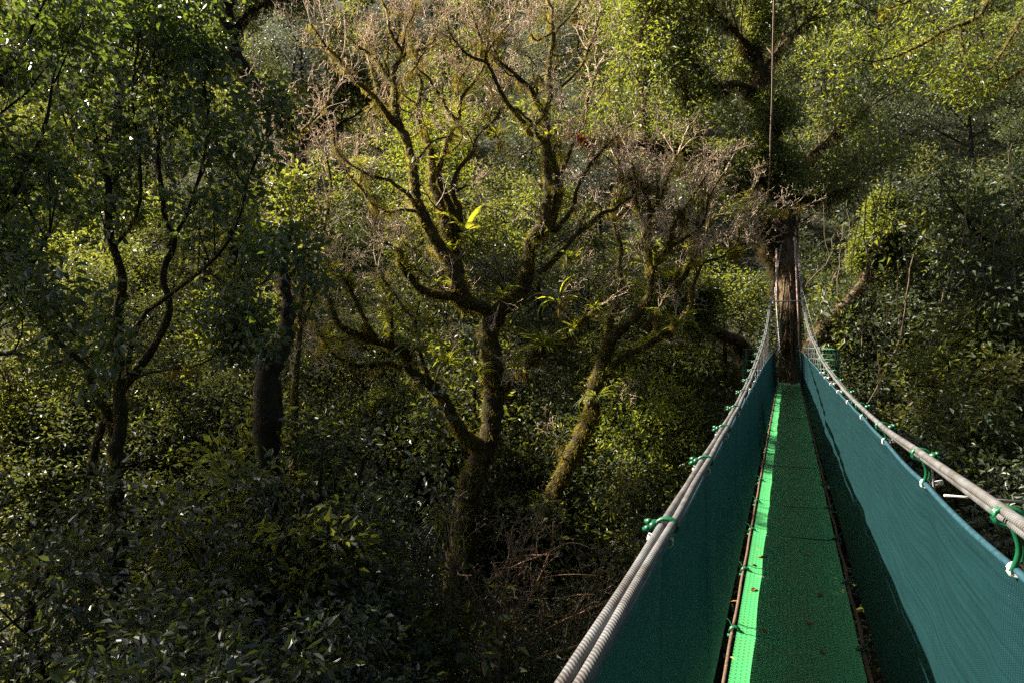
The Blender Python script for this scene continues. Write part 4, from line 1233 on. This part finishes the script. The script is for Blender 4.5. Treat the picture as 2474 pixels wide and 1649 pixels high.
for pts in ([(1180, 1400), (1250, 1362), (1320, 1335), (1376, 1310), (1400, 1312), (1424, 1322)], [(1205, 1372), (1240, 1370), (1262, 1370)], [(1310, 1395), (1335, 1390), (1390, 1386), (1442, 1389)], [(1340, 1450), (1390, 1436), (1436, 1434)], [(1270, 1340), (1330, 1338), (1350, 1336)]):
    W.limb(pts, 3.0, 1.8, 13.2, 12.6, 6)
W.finish('twig_pink', 'vine', 'moss')


# ------------------------------------------------------------------ tall trees, mostly out of view, added to shade the lower ravine
EMG = dict(levels=3, n=6, nc=(9, 6, 4), wig=(.03, .13, .2, .25), up=(.05, .05, .03, .02), taper=(.5, .35, .3, .3), f0=(.74, .25, .25), ang=(68, 50, 45), lr=(.27, .55, .55), rr=.5, rmin=.012)
emg = tree_proto('added_shade_tree', 'tall straight tree added to cast shade into the ravine, its crown out of view', 'tree', 400, 22.0, 0, 'leaf_dark', 15, .5, .36, .17, EMG, 'bark_dark', .34, .5, .2, group='tall trees added to shade the ravine')
rng = np.random.default_rng(91)
for i, (x, y, sc) in enumerate(((-29, 11.0, 1.2), (-31, 16.5, 1.25), (-29.5, 22.5, 1.1), (-23.5, 26.5, 1.0), (-19, 31, .9))):
    z = float(ground_z(x, y)) - .3
    if i == 0:
        emg.location = (x, y, z); emg.scale = (sc, sc, sc)
    else:
        dup(emg, (x, y, z), rng.uniform(0, 6.28), sc)

# ------------------------------------------------------------------ tree reaching in at the upper right
b0 = at(2720, 900, 13.0); g0 = float(ground_z(b0[0], b0[1]))
R_ = Built('overhanging_tree', 'yellow-green limbs of a mossy tree reaching into the top right of the photo', 'tree', (b0[0], b0[1], g0), 51)
R_.limb3(np.array([[b0[0], b0[1], g0, .3], [b0[0] + .3, b0[1], -3, .26], [*at(2740, 700, 13), .22], [*at(2720, 350, 13), .19], [*at(2680, 100, 13), .17]]), 12)
for pts, w0, w1, d1, n, L in (([(2690, 160), (2600, 0), (2520, -70), (2440, -50), (2389, 0), (2368, 37), (2332, 58), (2295, 68), (2242, 100), (2163, 137), (2110, 150)], 22, 5, 12.5, 9, 1.0),
    ([(2700, 240), (2600, 80), (2530, 20), (2474, 40), (2450, 80), (2420, 130), (2395, 165)], 18, 5, 12.2, 6, .8), ([(2320, 62), (2325, 110), (2335, 150), (2340, 180)], 7, 3, 12.6, 3, .6),
    ([(2440, -50), (2350, -60), (2260, -30), (2180, 10), (2120, 30)], 12, 4, 13.4, 8, 1.0), ([(2560, 60), (2500, 140), (2440, 190), (2380, 215)], 12, 4, 13.0, 6, .8)):
    c = R_.limb(pts, w0, w1, 12.8, d1, 9); R_.moss(c, 420, .09)
    leafy(R_, c, max(2, int(n * .5)), L * .85, 1, .09, .10, .03, AIRY, (-1, -2), f0=.5, r=.012, flat=.35)
R_.beards(6, .2)
R_.finish('bark_moss', 'bark_moss', 'moss', 'leaf_bright')

# ------------------------------------------------------------------ platform round the far tree, hanging cable
pc = at(1908, 925, 22.8); pc[2] = -.20
def circ(r, z, n=49, a0=0, a1=2 * math.pi):
    a = np.linspace(a0, a1, n)
    return np.stack([pc[0] + r * np.cos(a), pc[1] + r * np.sin(a), np.full(n, z)], 1)
P_ = thing('tree_platform', 'round wooden platform with green railing around the trunk at the far bridge end', 'platform', tuple(pc))
def pb(mb, name, mat): return mb.build(name, M[mat], P_, pc)
mb = MB()
for i in range(13):
    x = -1.44 + i * .24
    h = math.sqrt(max(0, 1.52 ** 2 - x * x))
    if h < .15: continue
    # plank across the platform
    v = []
    for zz in (-.05, 0.0):
        for (dx, dy) in ((-.113, -h), (.113, -h), (.113, h), (-.113, h)):
            v.append(pc + np.array((dy, x + dx, zz)))
    mb.add(v, [(3, 2, 1, 0), (4, 5, 6, 7), (0, 1, 5, 4), (1, 2, 6, 5), (2, 3, 7, 6), (3, 0, 4, 7)])
pb(mb, 'floor', 'wood').data.polygons.foreach_set('use_smooth', [False] * 6 * (mb.n // 8))
gap = 0.42
ga = math.atan2(-BD[1], -BD[0])
for z, r in ((1.07, .024), (.72, .016), (.38, .016)):
    mb = MB(); tubes(mb, circ(1.5, pc[2] + z, 57, ga + gap, ga + 2 * math.pi - gap), np.full(57, r), 7)
    pb(mb, 'rail', 'green_rail')
for k in range(9):
    a = ga + gap + (2 * math.pi - 2 * gap) * k / 8
    q = pc + np.array((1.5 * math.cos(a), 1.5 * math.sin(a), 0))
    mb = MB(); tubes(mb, np.stack([q + (0, 0, -.12), q + (0, 0, 1.08)]), np.full(2, .024), 8, cap=True); pb(mb, 'post', 'green_rail')
mb = MB()
for z in (.55, .2, .9):
    tubes(mb, circ(1.49, pc[2] + z, 57, ga + gap, ga + 2 * math.pi - gap), np.full(57, .006), 4)
for a in np.linspace(ga + gap, ga + 2 * math.pi - gap, 36):
    q = pc + np.array((1.49 * math.cos(a), 1.49 * math.sin(a), 0)); tubes(mb, np.stack([q, q + (0, 0, 1.06)]), np.full(2, .005), 4)
pb(mb, 'rail_mesh', 'green_rail')
for s in (-1, 1):
    mb = MB(); tubes(mb, np.stack([pc + np.array((s * .5, -1.45, -.12)), pc + np.array((s * .5, 1.45, -.12))]), np.full(2, .06), 6, cap=True); pb(mb, 'beam', 'wood')
    mb = MB(); tubes(mb, np.stack([pc + np.array((s * 1.2, -.2, -.14)), pc + np.array((s * .35, 0, -1.7))]), np.full(2, .05), 6, cap=True); pb(mb, 'brace', 'wood')
P = np.array([at(x, y, d) for x, y, d in ((1855, 486, 22.6), (1858, 440, 21.8), (1860, 400, 21.0), (1862, 320, 19.5), (1865, 250, 18.0), (1867, 150, 16.4), (1869, 60, 15.0), (1871, -20, 14.0), (1872, -90, 13.2))])
P = catmull(P, 60)
mb = MB(); tubes(mb, P, np.full(60, .020) * (1 + .06 * np.sin(np.arange(60) * 2.1)), 8, cap=True)
o = mb.build('hanging_cable', M['overhead'], None, tuple(P[0]))
tag(o, 'pale pinkish cable stretched from the far tree up out of the picture', 'cable')

# ------------------------------------------------------------------ epiphytes on the limbs
def straps(mb, rng, n, ln, wd, el0, el1, droop, seg=5, spreadr=.03):
    az = rng.uniform(0, 2 * math.pi, n); el = rng.uniform(el0, el1, n)
    L = ln * rng.uniform(.6, 1.15, n); W = wd * rng.uniform(.8, 1.2, n)
    u = np.linspace(0, 1, seg + 1)
    el_t = el[:, None] - droop * rng.uniform(.5, 1.4, n)[:, None] * u[None] ** 1.3
    hx = np.cumsum(np.cos(el_t) * L[:, None] / seg, 1); hz = np.cumsum(np.sin(el_t) * L[:, None] / seg, 1)
    D = np.stack([np.cos(az), np.sin(az), az * 0], -1); S = np.stack([-np.sin(az), np.cos(az), az * 0], -1)
    c = D[:, None] * (hx[..., None] + spreadr) + np.array([0, 0, 1.0]) * hz[..., None]
    w = (np.array([.7, 1, 1, .85, .5, .06]) if seg == 5 else np.linspace(1, .05, seg + 1))[None] * W[:, None] * .5
    fold = np.array([0, 0, 1.0]) * w[..., None] * .5
    v = np.stack([c + S[:, None] * w[..., None] + fold, c, c - S[:, None] * w[..., None] + fold], 2)     # n, seg+1, 3, 3
    i = np.arange(seg)[:, None]
    f = np.concatenate([np.stack([i*3, i*3+1, i*3+4, i*3+3], -1), np.stack([i*3+1, i*3+2, i*3+5, i*3+4], -1)], 1).reshape(-1, 4)
    f = (np.arange(n)[:, None, None] * ((seg + 1) * 3) + f[None]).reshape(-1, 4)
    mb.add(v.reshape(-1, 3), f)
rng = np.random.default_rng(61)
def brome_mesh(n, ln, wd, el0, el1, droop, mat):
    mb = MB(); straps(mb, rng, n, ln, wd, el0, el1, droop)
    return mb.mesh('bromeliad', M[mat], True)
BM = {'bright': [brome_mesh(26, .42, .045, .3, 1.4, 1.0, 'leaf_brome') for _ in range(3)],
      'dark': [brome_mesh(30, .40, .035, .2, 1.4, 1.5, 'leaf_brome_dark') for _ in range(3)],
      'red': [brome_mesh(20, .36, .05, .3, 1.4, .7, 'leaf_brome_red')],
      'broad': [brome_mesh(7, 1.0, .20, .2, 1.3, .8, 'leaf_brome')],
      'fern': [brome_mesh(12, .85, .11, .0, 1.3, 1.2, 'leaf_bright')],
      'grass': [brome_mesh(120, .85, .022, -.2, 1.4, 2.4, 'leaf_brome_dark')],
      'big': [brome_mesh(90, .62, .045, .1, 1.4, 1.1, 'leaf_brome')]}
def epi(kind, loc, sc, label, group=None, name='bromeliad'):
    o = bpy.data.objects.new(name, BM[kind][int(rng.integers(len(BM[kind])))])
    COL.objects.link(o)
    o.location = loc; o.scale = (sc, sc, sc); o.rotation_euler = (rng.normal(0, .25), rng.normal(0, .25), rng.uniform(0, 6.28))
    tag(o, label, 'plant', group)
    return o
for kind, px, py, d, sc, label, nm in (
    ('big', 1312, 838, 18.9, 1.15, 'widest bright yellow-green bromeliad clump, sitting on the low right limb of the big bare tree', 'bromeliad'),
    ('broad', 1122, 560, 19.5, .95, 'epiphyte with long glowing yellow paddle leaves in the fork of the big bare tree', 'broad_leaved_epiphyte'),
    ('bright', 1034, 782, 18.6, 1.25, 'bright bromeliad at the end of a pale broken limb left of the big trunk', 'bromeliad'),
    ('broad', 1322, 330, 19.0, .42, 'short broad yellow-green epiphyte where the right-hand stem forks', 'broad_leaved_epiphyte'),
    ('bright', 1310, 266, 19.0, .6, 'small yellow-green bromeliad high in the right-hand fork, over the broad yellow one', 'bromeliad'),
    ('fern', 1728, 620, 19.0, .62, 'bright fern-like tuft on a thin limb beside the bridge cables', 'epiphytic_fern'),
    ('fern', 1370, 622, 19.2, .85, 'fern with long glossy green straps where the slanting limb leaves the mossy stem', 'epiphytic_fern'),
    ('bright', 935, 508, 18.8, .75, 'bright bromeliad pair on the thin level limb left of the middle stem', 'bromeliad'),
    ('bright', 1064, 392, 20.4, 1.0, 'golden bromeliad between the two middle stems', 'bromeliad'),
    ('bright', 990, 398, 18.8, .8, 'golden bromeliad on the flank of the middle stem', 'bromeliad'),
    ('bright', 873, 404, 18.2, .55, 'small golden bromeliad on the thin limb stretching left', 'bromeliad'),
    ('bright', 824, 850, 18.0, .95, 'yellow bromeliad on the lowest left limb of the big bare tree', 'bromeliad'),
    ('bright', 1437, 745, 18.5, .8, 'bright bromeliad at the tip of the low right limb of the big bare tree', 'bromeliad'),
    ('red', 1408, 348, 20.3, 1.1, 'red-brown bromeliad on the stem right of the middle', 'bromeliad'),
    ('grass', 1078, 1262, 19.6, 1.2, 'large drooping grass-like tuft hanging on the trunk of the big bare tree', 'grassy_epiphyte'),
    ('grass', 1318, 1222, 20.2, .8, 'drooping grass-like tuft on the leaning mossy trunk', 'grassy_epiphyte'),
    ('dark', 1290, 1290, 20.3, 1.5, 'dark green strap-leaved epiphyte low on the leaning mossy trunk', 'bromeliad'),
    ('dark', 1150, 905, 19.5, 1.7, 'dark feathery epiphyte beside the big mossy trunk', 'bromeliad'),
    ('dark', 1440, 960, 20.0, 1.5, 'dark green bromeliad on the leaning trunk where it narrows', 'bromeliad')):
    epi(kind, at(px, py, d), sc, label, None, nm)
for i in range(190):
    c = EPI[int(rng.integers(len(EPI)))]
    j = int(rng.integers(2, max(3, int(len(c) * .85))))
    p = c[j, :3] + np.array([0, 0, c[j, 3] * .7]) + rng.normal(0, .03, 3)
    if px_of(*p)[1] < 260: continue
    kind = 'bright' if rng.random() < .5 else 'dark'
    epi(kind, p, rng.uniform(.4, .95), 'small %s bromeliad perched on a mossy limb' % ('yellow-green' if kind == 'bright' else 'dull green'), 'small %s bromeliads on the limbs' % ('yellow-green' if kind == 'bright' else 'dull green'))



# sunlit bromeliads crowding the lower forks of the two bare trees
rng = np.random.default_rng(131)
pool = [c[j] for c in EPI for j in range(2, len(c) - 1)]
cand = []
for q in pool:
    px, py = px_of(q[0], q[1], q[2])
    if 780 < px < 1720 and 600 < py < 960 and q[1] < 21.5: cand.append(q)
for i in range(75):
    q = cand[int(rng.integers(len(cand)))]
    epi(['bright', 'bright', 'fern', 'dark'][int(rng.integers(4))], q[:3] + np.array([rng.normal(0, .04), -q[3] * .6, q[3] * .8]), rng.uniform(.5, 1.15), 'tufted bromeliad among the mossy forks low in the two bare trees', 'bromeliads in the lower forks of the bare trees')

# ------------------------------------------------------------------ thin vines hanging in front of the right-hand slope
rng = np.random.default_rng(83)
for i in range(40):
    px = rng.uniform(1960, 2470); py = rng.uniform(280, 760); d = rng.uniform(19, 22)
    if px < 2060: d = 24.5
    p = at(px, py, d); L = rng.uniform(1.5, 4.5)
    u = np.linspace(0, 1, 12)
    bend = rng.normal(0, .5, 3)
    P = p + np.stack([bend[0] * u ** 2 + .06 * np.sin(u * 9 + i), .25 * bend[1] * u, -L * u], 1) + rng.normal(0, .02, (12, 3))
    mb = MB(); tubes(mb, P, np.full(12, rng.uniform(.008, .02)), 5)
    m2 = int(rng.uniform(10, 40)); j = rng.integers(1, 12, m2)
    o = mb.build('hanging_vine', M['vine'], None, tuple(p))
    tag(o, 'thin brown vine hanging down in front of the dark slope beside the bridge', 'vine', 'vines hanging on the slope')


# ------------------------------------------------------------------ near-bank forest behind and beside the walker, unseen, added to hold back skylight
rng = np.random.default_rng(97)
for i in range(44):
    a = math.radians(rng.uniform(92, 250)); d = rng.uniform(10, 26)
    x, y = d * math.sin(a), d * math.cos(a)
    tb, lb = x * BD[0] + y * BD[1], x * BN[0] + y * BN[1]
    if abs(lb) < 4.5: continue
    place(['mid', 'dark', 'olive'][int(rng.integers(3))], x, y, rng.uniform(1.7, 2.4))


# kinds that found no place are taken out again
for k_, lst in SP.items():
    for i_, o_ in enumerate(lst):
        if (k_, i_) not in used:
            for ch in list(o_.children): bpy.data.objects.remove(ch)
            bpy.data.objects.remove(o_)
#@@MORE
